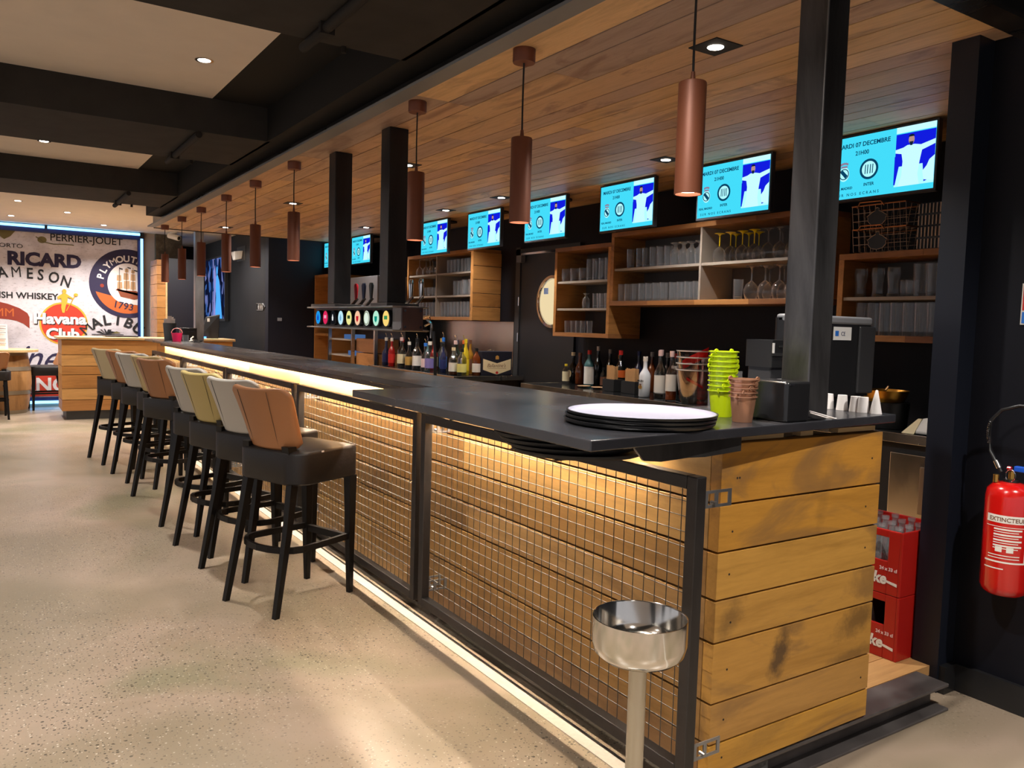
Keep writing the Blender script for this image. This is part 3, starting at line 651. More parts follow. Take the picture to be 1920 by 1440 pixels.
# ------------------------------------------------ standing ashtray
AX, AY = 1.205, 1.30
t_ = thing('standing_ashtray', 'stainless steel standing ashtray bowl on a slim pole in front of the mesh panel', 'ashtray', (AX, AY, 0))
MB().lathe([(0.002, 0.668), (0.035, 0.668), (0.085, 0.676), (0.1, 0.69), (0.1055, 0.712), (0.1055, 0.768), (0.1035, 0.7685), (0.1015, 0.766), (0.1015, 0.715), (0.09, 0.700), (0.002, 0.700)], (AX, AY, 0), 64, cap=False).build('bowl', INOX_P, t_, smooth=40)
MB().lathe([(0.020, 0.012), (0.020, 0.668)], (AX, AY, 0), 28).build('pole', m_steel('brushed_pole', (0.5, 0.46, 0.38), (0.58, 0.53, 0.44), 0.3, 0.9, 4.0), t_, smooth=40)
MB().lathe([(0.002, 0), (0.15, 0), (0.15, 0.006), (0.03, 0.012), (0.002, 0.012)], (AX, AY, 0), 40, cap=False).build('base_plate', INOX, t_, smooth=40)

# ================================================================== screens over the back bar
EK = 1.0/2**SC.view_settings.exposure
CY = emit('screen_cyan', srgb(64, 208, 236), 1.15*EK); CYL = emit('screen_pale_cyan', srgb(170, 240, 246), 1.15*EK); SBLUE = emit('screen_blue', (0.005, 0.01, 0.62), 1.2*EK)
STEAL = emit('screen_teal_letter', srgb(10, 74, 110), 0.8*EK); SDK = emit('screen_dark', (0.006, 0.02, 0.06), 0.6*EK); SWH = emit('screen_white', srgb(190, 238, 248), 1.15*EK)
SSK = emit('screen_skin', srgb(190, 150, 140), 0.9*EK); SPK = emit('screen_pink', srgb(150, 130, 160), 0.9*EK)
RV, UV = (0, -1, 0), (0, 0, 1)
def flat(m, pts, x, d=0.001):
    """pts (right, up) in the plane facing -x"""
    m.prof([(p, q) for p, q in pts], (x, 0, 0), (0, -1, 0), (0, 0, 1), (-d, 0, 0)); return m
def ell(cx, cy, rx, ry, n=28, a0=0, a1=360): return [(cx+rx*math.cos(R(a0+(a1-a0)*k/n)), cy+ry*math.sin(R(a0+(a1-a0)*k/n))) for k in range(n if a1-a0 == 360 else n+1)]
def ringp(m, cx, cy, r0, r1, x, d=0.001, n=28):
    for k in range(n):
        a, b_ = 2*PI*k/n, 2*PI*(k+1)/n
        m.prof([(cx+r0*math.cos(a), cy+r0*math.sin(a)), (cx+r1*math.cos(a), cy+r1*math.sin(a)), (cx+r1*math.cos(b_), cy+r1*math.sin(b_)), (cx+r0*math.cos(b_), cy+r0*math.sin(b_))], (x, 0, 0), (0, -1, 0), (0, 0, 1), (-d, 0, 0))
BEZ = plain('screen_bezel', (0.03, 0.032, 0.04), 0.3)
def make_tv():
    t_ = thing('wall_screen', 'x', 'screen', (0, 0, 0))
    w, h = 0.315, 0.185
    MB().box(0.0, 0.035, -w, w, -h, h).box(0.035, 0.07, -0.16, 0.16, -0.12, 0.10).build('housing', BEZ, t_, bevel=0.004)
    m = MB(); X = -0.001
    sc = MB().box(-0.0015, 0.0, -0.302, 0.302, -0.170, 0.172).build('display', CY, t_)
    # picture of a footballer with arms spread, at the right of the banner
    flat(MB(), [(0.085, 0.10), (0.302, 0.10), (0.302, -0.14), (0.085, -0.14)], -0.0016).build('picture_ground', CYL, sc)
    flat(MB(), [(0.085, 0.135), (0.302, 0.135), (0.302, -0.035), (0.085, -0.035)], -0.0022, 0.0006).build('picture_backdrop', SBLUE, sc)
    m = MB(); flat(m, [(0.082, -0.13), (0.09, -0.13), (0.118, 0.02), (0.082, 0.02)], -0.0026, 0.0005); m.build('picture_shadow', SBLUE, sc); m = MB(); flat(m, [(0.25, -0.13), (0.302, -0.11), (0.302, 0.03), (0.235, 0.0)], -0.0026, 0.0005); m.build('picture_shadow', SBLUE, sc)
    m = MB(); X = -0.0032
    flat(m, [(0.085, 0.055), (0.128, 0.062), (0.150, 0.072), (0.19, 0.072), (0.225, 0.064), (0.302, 0.082), (0.302, 0.058), (0.232, 0.035), (0.222, -0.02), (0.214, -0.085), (0.225, -0.14), (0.108, -0.14), (0.125, -0.085), (0.128, -0.01), (0.120, 0.03), (0.085, 0.038)], X, 0.0008)
    flat(m, [(0.25, -0.12), (0.302, -0.13), (0.302, 0.0), (0.275, -0.02), (0.262, -0.05), (0.240, -0.075)], X, 0.0008)
    m.build('picture_player', SWH, sc)
    m = MB(); flat(m, ell(0.172, 0.098, 0.016, 0.024), X-0.001, 0.0006); m.build('picture_head', SSK, sc)
    m = MB(); flat(m, [(0.160, 0.088), (0.184, 0.088), (0.178, 0.068), (0.167, 0.068)], X-0.0018, 0.0005); flat(m, ell(0.172, 0.114, 0.0165, 0.012, 14, 0, 180), X-0.0018, 0.0005); m.build('picture_beard', SDK, sc)
    flat(MB(), [(0.085, 0.172), (0.302, 0.172), (0.302, 0.140), (0.085, 0.140)], -0.0022, 0.0005).build('picture_band', SWH, sc)
    for s_, x_, z_, sz, al in (('MARDI 07 DECEMBRE', -0.272, 0.112, 0.034, 'LEFT'), ('21H00', -0.115, 0.066, 0.032, 'CENTER'), ('REAL MADRID', -0.225, -0.117, 0.020, 'CENTER'), ('INTER', -0.065, -0.110, 0.024, 'CENTER')):
        text(s_, 'lettering', sc, STEAL, (-0.0018, -x_, z_), RV, UV, sz, 0.0004, 0.022, al, 1.0 if al == 'LEFT' else 0.95)
    text('S U R   N O S   E C R A N S', 'lettering', sc, STEAL, (-0.0018, 0.272, -0.155), RV, UV, 0.022, 0.0004, 0.008, 'LEFT', 1.05)
    m = MB(); ringp(m, -0.068, -0.020, 0.043, 0.056, -0.0018); 
    for k in (-0.022, -0.008, 0.008, 0.022): flat(m, [(-0.068+k-0.0025, -0.045), (-0.068+k+0.0025, -0.045), (-0.068+k+0.004, 0.005), (-0.068+k-0.001, 0.005)], -0.0026)
    m.build('round_crest', STEAL, sc)
    m = MB(); flat(m, ell(-0.068, -0.02, 0.043, 0.043), -0.0017, 0.0003); m.build('crest_ground', CYL, sc); m = MB(); flat(m, ell(-0.222, -0.030, 0.033, 0.040), -0.0017, 0.0003); m.build('crest_ground', CYL, sc)
    m = MB(); ringp(m, -0.222, -0.030, 0.026, 0.031, -0.0022); flat(m, [(-0.246, -0.018), (-0.232, -0.005), (-0.198, -0.040), (-0.212, -0.055)], -0.0024, 0.0004); m.build('oval_crest', STEAL, sc)
    m = MB()
    for k in range(5): a = R(50+20*k); flat(m, ell(-0.222+0.030*math.cos(a), 0.012+0.020*math.sin(a)*0.9, 0.006, 0.007, 10), -0.0024, 0.0004)
    flat(m, [(-0.244, 0.006), (-0.200, 0.006), (-0.204, 0.016), (-0.240, 0.016)], -0.0026, 0.0004); m.build('crest_crown', SPK, sc)
    m = MB(); m.lathe([(0.11, 0.178), (0.11, 0.192)], (0.16, 0, 0), 24); m.box(0.14, 0.175, -0.02, 0.02, -0.02, 0.18); m.box(0.06, 0.15, -0.03, 0.03, -0.05, 0.03)
    m.build('ceiling_mount', BLKM, t_)
    return t_
tvp = make_tv()
TVN = ('nearest screen on the right, partly behind the big steel post', 'second screen from the right, above the yellow stemmed glasses', 'third screen from the right, left of the nearest hanging lamp',
       'fourth screen from the right, beside the door with the round window', 'fifth screen from the right, left of the third hanging lamp', 'sixth screen from the right, right of the nearer black post',
       'screen seen between the two black posts', 'farthest screen, a sliver left of the farther black post')
for y, lab in zip((2.665, 3.715, 4.765, 5.84, 6.875, 7.93, 9.99, 11.04), TVN):
    put(tvp, USED, (4.10, y, 2.347), 0, lab, 'screens hanging over the back bar')

# ================================================================== back bar
GREYI = plain('grey_cabinet_inside', srgb(88, 80, 74), 0.6); GREYS = plain('grey_shelf_board', srgb(150, 140, 130), 0.5)
def cabinet(y0, y1, z0, z1, label, shelves, divs=(), x0=4.30, x1=4.648, side=None):
    t_ = thing('glass_cabinet', label, 'wall cabinet', ((x0+x1)/2, (y0+y1)/2, z0), 'open wall cabinets of the back bar')
    w = 0.036; rg = random.Random(int(y0*100))
    for (a, b_, nm) in ((z0, z0+w, 'bottom_board'), (z1-w, z1, 'top_board')):
        y = y0; m = MB()
        while y < y1-1e-6:
            e = min(y1, y+rg.uniform(0.35, 0.7)); e = y1 if y1-e < 0.2 else e
            m.box(x0, x1, y, e, a, b_, rg.random()); y = e
        m.build(nm, W_SHELF, t_, bevel=0.002)
    MB().box(x0, x1, y1-w, y1, z0+w, z1-w, rg.random()).build('side_board', W_SHELF_X, t_, bevel=0.002); m = MB()
    if side:
        n = side; hz = (z1-z0-w)/n
        for k in range(n): m.box(x0, x1, y0-0.012, y0+w, z0+hz*k+0.003, z0+hz*(k+1)-0.002, rg.random())
        m.box(x0-0.006, x0, y0-0.012, y0+w, z0, z1-w)
    else: m.box(x0, x1, y0, y0+w, z0+w, z1-w, rg.random())
    m.build('side_board', W_SHELF_X, t_, bevel=0.002)
    m = MB(); m.box(x1-0.01, x1, y0+w, y1-w, z0+w, z1-w); m.build('back_panel', GREYI, t_)
    for z in shelves: m = MB(); m.box(x0+0.012, x1-0.01, y0+w, y1-w, z-0.019, z); m.build('shelf', GREYS, t_)
    for yy in divs: m = MB(); m.box(x0+0.008, x1-0.01, yy-0.009, yy+0.009, z0+w, z1-w); m.build('divider', GREYS, t_)
    return t_
cabinet(5.16, 5.94, 1.328, 2.115, 'small open wooden cabinet of glasses right beside the black door', (1.578, 1.816), side=None)
cabinet(3.20, 5.158, 1.597, 2.189, 'wide open wooden cabinet with yellow stemmed glasses, in the middle of the back wall', (1.897,), (4.17,))
cabinet(2.10, 3.03, 1.375, 1.89, 'open wooden cabinet of glasses under the wire baskets, right of the big steel post', (1.633,))
cabinet(7.41, 9.00, 1.455, 2.215, 'open wooden cabinet with plank side, above the left bottle counter', (1.73, 1.98), (8.25,), side=5)
# the plank flank of the small cabinet
t_ = thing('tall_wood_cabinet', 'brown wooden cabinet at the far left end of the back bar', 'cabinet', (4.3, 11.0, 0.10))
m = MB(); m.box(3.97, 4.62, 11.34, 11.38, 0.1, 2.06, 0.2); m.box(3.97, 4.62, 10.75, 10.79, 0.1, 2.06, 0.6); m.box(3.97, 4.62, 10.79, 11.34, 2.02, 2.06, 0.9); m.box(3.97, 4.62, 10.79, 11.34, 1.20, 1.23, 0.9); m.box(4.60, 4.62, 10.79, 11.34, 0.1, 2.02, 0.4)
m.build('carcass', W_SHELF_X, t_)

BTOP = plain('dark_counter_top', (0.012, 0.013, 0.014), 0.12, spec=0.6)
t_ = thing('back_counter', 'right back counter with a stainless front edge, carrying syrups and spirits', 'counter', (4.3, 4.1, 0.10))
MB().box(4.012, 4.62, 2.10, 5.955, 0.862, 0.900).build('counter_top', BTOP, t_)
MB().box(3.990, 4.012, 2.08, 5.975, 0.852, 0.902).box(4.012, 4.62, 5.955, 5.975, 0.852, 0.902).build('steel_edge', INOX, t_, bevel=0.002)
MB().box(4.05, 4.62, 2.60, 5.93, 0.10, 0.852).build('body', BLKM, t_)
t_ = thing('under_counter_fridge', 'stainless steel fridge under the right back counter, behind the red crates', 'fridge', (4.3, 2.3, 0.10))
m = MB(); m.box(4.02, 4.60, 1.95, 2.58, 0.10, 0.85); m.build('body', BLKM, t_)
m = MB(); m.box(3.99, 4.02, 1.97, 2.44, 0.16, 0.80); m.build('door', INOX, t_, bevel=0.004)
m = MB(); m.box(3.982, 3.99, 1.98, 2.27, 0.50, 0.745); m.build('door_panel', plain('brushed_door_panel', srgb(150, 136, 124), 0.3, 0.8), t_, bevel=0.003)
MB().box(3.965, 3.985, 1.985, 2.0, 0.52, 0.60).build('handle', BLK, t_)
MB().box(3.99, 4.62, 1.90, 2.07, 0.852, 0.90).build('top_strip', INOX, t_)
t_ = thing('back_counter', 'left back counter with dark glass top, carrying the row of spirit bottles', 'counter', (4.2, 7.9, 0.10))
MB().box(3.822, 4.62, 6.885, 8.98, 0.862, 0.900).build('counter_top', BTOP, t_)
MB().box(3.80, 3.822, 6.865, 8.98, 0.856, 0.902).box(3.822, 4.62, 6.865, 6.885, 0.856, 0.902).build('steel_edge', INOX, t_, bevel=0.002)
MB().box(3.86, 4.60, 6.92, 8.98, 0.10, 0.856).build('body', BLKM, t_)
t_ = tag(MB().box(4.632, 4.646, 7.10, 8.95, 0.905, 1.452).build('steel_backsplash', m_steel('backsplash_steel', (0.36, 0.33, 0.30), (0.44, 0.41, 0.38), 0.22, 0.95, 2.0)), 'stainless splash panel on the wall behind the left bottle counter', 'splash panel')
# tall stainless unit behind the taps
t_ = thing('bottle_cooler', 'tall stainless framed unit with dark compartments behind the beer taps', 'appliance', (4.2, 9.8, 0.10))
MB().box(3.92, 4.60, 9.02, 10.62, 1.48, 1.97).build('upper_housing', plain('grey_metal_housing', srgb(128, 128, 132), 0.4, 0.5), t_, bevel=0.004)
MB().box(4.30, 4.60, 9.02, 10.62, 0.10, 1.48).build('back_body', BLK, t_)
for y in (9.03, 9.75, 10.58): MB().box(3.90, 3.94, y, y+0.035, 0.10, 1.48).build('upright', INOX, t_)
for z in (0.95, 1.16): MB().box(3.94, 4.30, 9.8, 10.58, z, z+0.02).build('shelf', GREYS, t_)
m = MB(); m.box(3.95, 4.25, 9.10, 9.72, 0.85, 1.02, 0.3); m.box(3.95, 4.25, 9.10, 9.72, 1.03, 1.20, 0.8); m.build('drawer_front', W_SHELF, t_)
for y, z in ((10.1, 1.18), (9.95, 0.97)): MB().box(3.97, 4.2, y-0.07, y+0.10, z, z+0.06).build('display_box', emit('blue_display', srgb(90, 130, 190), 0.5*EK), t_)

# ------------------------------------------------ drinking glasses
G2 = glass('thick_glass', (0.98, 0.99, 1.0), 0.95, 0.03, 0.05, 0.12, 2.0)
GY = plain('yellow_glass_stem', srgb(226, 200, 20), 0.2, spec=0.6)
def gproto(kind):
    t = thing('drinking_glass', 'x', 'glass', (0, 0, 0)); m = MB(); nm = 'glass_body'
    T = {'tumbler': [(0.001, 0.0), (0.030, 0), (0.032, 0.018), (0.001, 0.019), (0.032, 0.0185), (0.033, 0.04), (0.036, 0.145)],
         'squat': [(0.001, 0.0), (0.032, 0), (0.034, 0.016), (0.001, 0.017), (0.034, 0.0165), (0.038, 0.05), (0.036, 0.095)],
         'beer': [(0.001, 0.0), (0.036, 0), (0.030, 0.02), (0.001, 0.021), (0.030, 0.0205), (0.028, 0.06), (0.038, 0.13), (0.034, 0.17)],
         'shot': [(0.001, 0.0), (0.022, 0), (0.0225, 0.018), (0.001, 0.019), (0.0225, 0.0185), (0.026, 0.10)]}
    if kind in T:
        m.lathe(T[kind], n=16, cap=False); r_, h_ = T[kind][-1]; m.lathe([(r_, h_), (r_+0.001, h_+0.001), (r_-0.0012, h_+0.001)], n=16, cap=False)
    if kind in ('wine', 'yellow'):
        m.lathe([(0.034, 0.0), (0.047, 0.035), (0.046, 0.06), (0.034, 0.09), (0.012, 0.108), (0.0045, 0.114)], n=14, cap=False)
        t.name = t.name
        m.build('glass_bowl', GLASS, t, smooth=60)
        MB().lathe([(0.0045, 0.112), (0.0040, 0.15), (0.0048, 0.185), (0.016, 0.197), (0.038, 0.202), (0.038, 0.204), (0.001, 0.2045)], n=14, cap=False).build('stem', GY if kind == 'yellow' else G2, t, smooth=60)
        return t
    if kind == 'pitcher': m.lathe([(0.001, 0), (0.05, 0), (0.056, 0.05), (0.050, 0.11), (0.056, 0.15)], n=14, cap=False).lathe([(0.001, 0.012), (0.048, 0.012), (0.053, 0.05), (0.047, 0.11), (0.053, 0.15)], n=14, cap=False)
    if kind == 'goblet': m.lathe([(0.030, 0.0), (0.036, 0.05), (0.033, 0.085), (0.014, 0.10), (0.010, 0.12), (0.030, 0.130), (0.032, 0.134), (0.001, 0.135)], n=12, cap=False)
    m.build(nm, G2, t, smooth=60); return t
GP = {}
def glasses(kind, ys, x, z, label, group, jit=0.006, sc=1.0):
    if kind not in GP: GP[kind] = gproto(kind)
    rg = random.Random(int(z*1000)+len(ys))
    for y in ys:
        put(GP[kind], USED, (x+rg.uniform(-jit, jit), y+rg.uniform(-jit, jit), z+0.0005), rg.uniform(0, 6), label, group, (min(sc, 0.96) if kind == 'tumbler' else sc, min(sc, 0.96) if kind == 'tumbler' else sc, sc))
def rng_(a, b, n): return [a+(b-a)*i/(n-1) for i in range(n)]
L = 'in the cabinet by the door'
glasses('squat', rng_(5.60, 5.835, 3), 4.36, 1.816, 'low tumbler on the top shelf '+L, 'low tumblers, top shelf beside the door', sc=1.2)
glasses('tumbler', rng_(5.25, 5.50, 4), 4.36, 1.816, 'tall beer tumbler on the top shelf '+L, 'tall tumblers, top shelf beside the door', sc=1.25)
glasses('tumbler', rng_(5.27, 5.52, 4), 4.47, 1.816, 'tall beer tumbler on the top shelf '+L, 'tall tumblers, top shelf beside the door', sc=1.2)
glasses('goblet', [5.60], 4.40, 1.578, 'lone small stemmed glass on the middle shelf '+L, None)
glasses('shot', rng_(5.23, 5.42, 5), 4.37, 1.578, 'narrow glass in the group on the middle shelf '+L, 'narrow glasses, middle shelf beside the door', sc=1.25)
glasses('shot', rng_(5.50, 5.82, 5), 4.37, 1.364, 'small straight glass on the bottom shelf '+L, 'small glasses, bottom shelf beside the door', sc=1.05)
L = 'of the wide middle cabinet'
glasses('tumbler', [4.99, 4.87, 4.80, 4.72, 4.64, 4.56], 4.36, 1.897, 'tall tumbler on the upper left shelf '+L, 'tall tumblers, upper left of the wide cabinet', sc=1.05)
glasses('tumbler', [4.81, 4.73, 4.65, 4.57], 4.46, 1.897, 'tall tumbler on the upper left shelf '+L, 'tall tumblers, upper left of the wide cabinet', sc=1.1)
glasses('goblet', rng_(4.23, 4.47, 4), 4.36, 1.897, 'upturned short goblet on the upper left shelf '+L, 'short stemmed glasses, upper left of the wide cabinet', sc=1.25)
glasses('yellow', [4.05, 3.94, 3.83, 3.72], 4.36, 1.897, 'upturned wine glass with a bright yellow stem '+L, 'yellow stemmed wine glasses', 0.01)
glasses('yellow', [3.99, 3.88, 3.78], 4.47, 1.897, 'upturned wine glass with a bright yellow stem '+L, 'yellow stemmed wine glasses', 0.01)
glasses('wine', [3.62, 3.52, 3.42, 3.32], 4.36, 1.897, 'upturned clear wine glass on the upper right shelf '+L, 'clear wine glasses, upper right of the wide cabinet')
glasses('wine', [3.60, 3.50, 3.40, 3.29], 4.48, 1.897, 'upturned clear wine glass on the upper right shelf '+L, 'clear wine glasses, upper right of the wide cabinet')
glasses('tumbler', rng_(4.24, 5.08, 11), 4.36, 1.634, 'tumbler in the full row on the lower left shelf '+L, 'tumblers, lower left of the wide cabinet', sc=0.95)
glasses('tumbler', rng_(4.28, 5.04, 10), 4.45, 1.634, 'tumbler in the full row on the lower left shelf '+L, 'tumblers, lower left of the wide cabinet', sc=0.95)
glasses('tumbler', [3.86], 4.36, 1.634, 'lone tumbler on the lower right shelf '+L, None, sc=0.95)
glasses('wine', [3.74, 3.63, 3.52, 3.41, 3.30], 4.37, 1.634, 'large upturned wine glass on the lower right shelf '+L, 'large wine glasses, lower right of the wide cabinet', sc=1.1)
glasses('wine', [3.70, 3.58, 3.46, 3.34], 4.50, 1.634, 'large upturned wine glass on the lower right shelf '+L, 'large wine glasses, lower right of the wide cabinet', sc=1.1)
L = 'below the wire baskets'
glasses('beer', rng_(2.72, 2.92, 3), 4.37, 1.633, 'curved beer glass on the upper shelf '+L, 'curved beer glasses under the baskets')
glasses('squat', [2.66, 2.62], 4.40, 1.633, 'low glass on the upper shelf '+L, 'low glasses under the baskets')
glasses('tumbler', rng_(2.32, 2.56, 5), 4.37, 1.633, 'tall tumbler on the upper shelf '+L, 'tall tumblers under the baskets', sc=1.25)
glasses('tumbler', rng_(2.35, 2.54, 4), 4.46, 1.633, 'tall tumbler on the upper shelf '+L, 'tall tumblers under the baskets', sc=1.3)
glasses('tumbler', rng_(2.33, 2.90, 9), 4.37, 1.411, 'tall tumbler on the bottom shelf '+L, 'tall tumblers, bottom row under the baskets', sc=1.3)
glasses('tumbler', rng_(2.36, 2.86, 8), 4.46, 1.411, 'tall tumbler on the bottom shelf '+L, 'tall tumblers, bottom row under the baskets', sc=1.3)
L = 'of the plank sided far cabinet'
glasses('wine', rng_(8.35, 8.80, 5), 4.38, 1.98, 'wine glass on the upper left shelf '+L, 'wine glasses, upper left of the far cabinet', 0.02, 0.95)
glasses('tumbler', rng_(7.50, 8.05, 8), 4.37, 1.98, 'tumbler on the upper right shelf '+L, 'tumblers, upper right of the far cabinet')
glasses('pitcher', rng_(7.52, 7.66, 2), 4.38, 1.73, 'cut glass jug on the middle shelf '+L, 'cut glass jugs, far cabinet', 0.002, 1.1)
glasses('tumbler', rng_(7.75, 7.90, 3), 4.38, 1.73, 'tall mixing glass beside the jugs on the middle shelf '+L, 'mixing glasses, far cabinet', sc=1.1)
glasses('squat', rng_(8.34, 8.60, 4), 4.38, 1.73, 'small glass on the middle left shelf '+L, 'small glasses, middle left of the far cabinet', sc=1.1)
glasses('tumbler', rng_(7.50, 8.18, 10), 4.37, 1.492, 'tumbler in the tight rows on the bottom right shelf '+L, 'tumblers, bottom right of the far cabinet', sc=1.15)
glasses('tumbler', rng_(8.32, 8.90, 8), 4.37, 1.492, 'tumbler in the tight rows on the bottom left shelf '+L, 'tumblers, bottom left of the far cabinet', sc=1.15)

# ------------------------------------------------ wire baskets
BW = plain('bronze_wire', srgb(176, 150, 128), 0.4, 0.3)
def basket(y0, y1, z0, label, n=9):
    t_ = thing('wire_basket', label, 'basket', (4.35, (y0+y1)/2, z0), 'wire baskets on the cabinet'); x0, x1, h = 4.27, 4.50, 0.132; a, b_ = y0, y1
    m = MB()
    for k in range(n+1):
        y = a+(b_-a)*k/n; m.tube([(x0, y, z0+h), (x0+0.02, y, z0+0.004), (x1-0.02, y, z0+0.004), (x1, y, z0+h)], 0.0017, 5)
    for x in (x0+0.06, x0+0.12, x0+0.18): m.tube([(x, a, z0+h), (x, a+0.02, z0+0.004), (x, b_-0.02, z0+0.004), (x, b_, z0+h)], 0.0017, 5)
    for z in (0.045, 0.09): f = 0.02*(1-z/h); m.tube([(x0+f, a, z0+z), (x0+f, b_, z0+z), (x1-f, b_, z0+z), (x1-f, a, z0+z)], 0.0017, 5, closed=True)
    m.build('wire_cage', BW, t_)
    m = MB(); m.tube([(x0, a, z0+h), (x0, b_, z0+h), (x1, b_, z0+h), (x1, a, z0+h)], 0.0045, 6, closed=True)
    c = (a+b_)/2
    m.tube([(x0-0.004, c+0.13, z0+h-0.01), (x0-0.01, c+0.11, z0+h+0.018), (x0-0.01, c-0.02, z0+h+0.016), (x0-0.004, c-0.04, z0+h-0.01)], 0.004, 6)
    m.build('rim_and_handle', plain('copper_wire', srgb(170, 118, 84), 0.35, 0.6), t_)
    pts = [(-0.055, 0.035), (-0.055, 0.055), (-0.062, 0.065), (-0.03, 0.09), (-0.012, 0.098), (-0.012, 0.112), (0, 0.118), (0.012, 0.112), (0.012, 0.098), (0.03, 0.09), (0.062, 0.065), (0.055, 0.055), (0.055, 0.035), (0.035, 0.012), (0, 0.004), (-0.035, 0.012)]
    pts = [(p, q*0.9) for p, q in pts]
    m = MB(); m.prof([(p, q) for p, q in pts], (x0-0.004, c, z0+0.006), (0, -1, 0), (0, 0, 1), (-0.003, 0, 0)); m.build('shield_plate', BLK, t_)
    m = MB(); m.tube([(x0-0.008, c-p, z0+0.006+q) for p, q in pts], 0.0022, 5, closed=True); m.build('shield_outline', BW, t_)
basket(2.60, 2.93, 1.8905, 'lower wire basket with a shield plate on top of the right cabinet')
basket(2.61, 2.94, 2.026, 'upper wire basket with a shield plate, stacked on the other one')
def slat(y0, y1, z0, label, tilt):
    t_ = thing('slatted_crate', label, 'crate', (4.42, (y0+y1)/2, z0), 'slatted crates on the cabinet'); m = MB(); n = 11
    for k in range(n):
        y = y0+(y1-y0)*k/(n-1)
        for z in (0.004, 0.068): m.box(4.32, 4.324, y-0.0035, y+0.0035, z0+z, z0+z+0.052)
    m.build('slats', BW, t_); m = MB(); m.box(4.326, 4.55, y0, y1, z0, z0+0.125); m.box(4.321, 4.326, y0-0.004, y1+0.004, z0+0.056, z0+0.068); m.build('box', BLK, t_)
slat(2.36, 2.56, 1.8905, 'lower dark slatted crate beside the wire baskets', 0)
slat(2.36, 2.56, 2.018, 'upper dark slatted crate beside the wire baskets', 0)

# ================================================================== beer tap beam
t_ = thing('beer_tap_beam', 'H section steel tap beam hung from two posts, carrying nine lit round beer badges', 'beer tap', (2.06, 4.97, 1.36))
TY0, TY1 = 4.25, 5.72
m = MB(); m.box(1.94, 2.18, TY0, TY1, 1.492, 1.502); m.box(1.94, 2.18, TY0, TY1, 1.356, 1.366); m.build('flange', STEEL_L, t_, bevel=0.003)
m = MB(); m.box(2.006, 2.13, TY0+0.01, TY1-0.01, 1.366, 1.492); m.build('web', BLK, t_)
m = MB(); m.box(1.998, 2.006, TY0, TY0+0.12, 1.366, 1.492); m.prof([(0, 0), (0.012, 0), (0, 0.012)], (1.998, TY0, 1.366), (-1, 0, 0), (0, 0, 1), (0, 0.01, 0)); m.build('edge_plate', STEEL_L, t_)
ep = MB().box(2.000, 2.135, TY0-0.008, TY0+0.01, 1.364, 1.494).build('end_plate', m_steel('brown_end_plate', srgb(66, 50, 50), srgb(86, 66, 66), 0.45, 0.4), t_, bevel=0.002)
for x in (2.018, 2.117):
    for z in (1.382, 1.476): MB().lathe([(0.001, -0.012), (0.007, -0.012), (0.0075, -0.008)], (x, TY0, z), 12, 'Y', cap=False).build('bolt', CHROME, ep)
m = MB(); m.box(1.955, 2.165, 4.36, 4.60, 1.502, 1.5215); m.box(1.955, 2.165, 5.20, 5.68, 1.502, 1.5215); m.build('top_box', STEEL, t_, bevel=0.003)
def badge(y, cols, kind):
    b = MB().lathe([(0.052, 0.0), (0.052, -0.018), (0.048, -0.022)], (2.006, y, 1.4285), 28, 'X').build('beer_badge', CHROME if kind == 'ring' else BLK, t_, smooth=40)
    MB().lathe([(0.001, -0.0235), (0.046, -0.0235)], (2.006, y, 1.4285), 28, 'X', cap=False).build('badge_face', emit('badge_'+cols[0], cols[1], 1.0*EK), b)
    z0 = 1.4285; X = 1.9815
    m = MB()
    if kind == 'bars': flat(m, [(-y-0.022, z0-0.006), (-y+0.022, z0-0.006), (-y+0.022, z0+0.016), (-y-0.022, z0+0.016)], X)
    elif kind == 'shield': flat(m, [(-y-0.02, z0+0.012), (-y+0.02, z0+0.012), (-y+0.016, z0-0.014), (-y, z0-0.026), (-y-0.016, z0-0.014)], X)
    elif kind == 'halo': ringp(m, -y, z0, 0.036, 0.042, X)
    else:
        flat(m, [(-y-0.010, z0-0.02), (-y+0.010, z0-0.02), (-y+0.014, z0), (-y, z0+0.024), (-y-0.014, z0)], X)
    m.build('badge_motif', emit('motif_'+cols[2], cols[3], 0.9*EK), b)
BD = [(('orange', srgb(250, 214, 120), 'green', srgb(60, 150, 90)), 'bars'), (('mint', srgb(180, 236, 210), 'teal', srgb(10, 150, 130)), 'shield'), (('pale', srgb(226, 240, 226), 'olive', srgb(130, 140, 110)), 'halo'),
      (('rose', srgb(246, 196, 160), 'red', srgb(200, 30, 44)), 'shield'), (('lime', srgb(236, 232, 150), 'darkgreen', srgb(40, 70, 40)), 'bars'), (('ice', srgb(190, 236, 250), 'blueish', srgb(120, 180, 220)), 'leaf'),
      (('black', srgb(20, 22, 26), 'white', srgb(240, 240, 240)), 'leaf'), (('crimson', srgb(220, 40, 90), 'pink', srgb(250, 170, 200)), 'bars'), (('azure', srgb(30, 150, 230), 'navy', srgb(20, 60, 200)), 'leaf')]
for k, (c, kd) in enumerate(BD): badge(4.43+0.1465*k, c, kd)
RED = plain('red_tap_handle', srgb(176, 30, 44), 0.3)
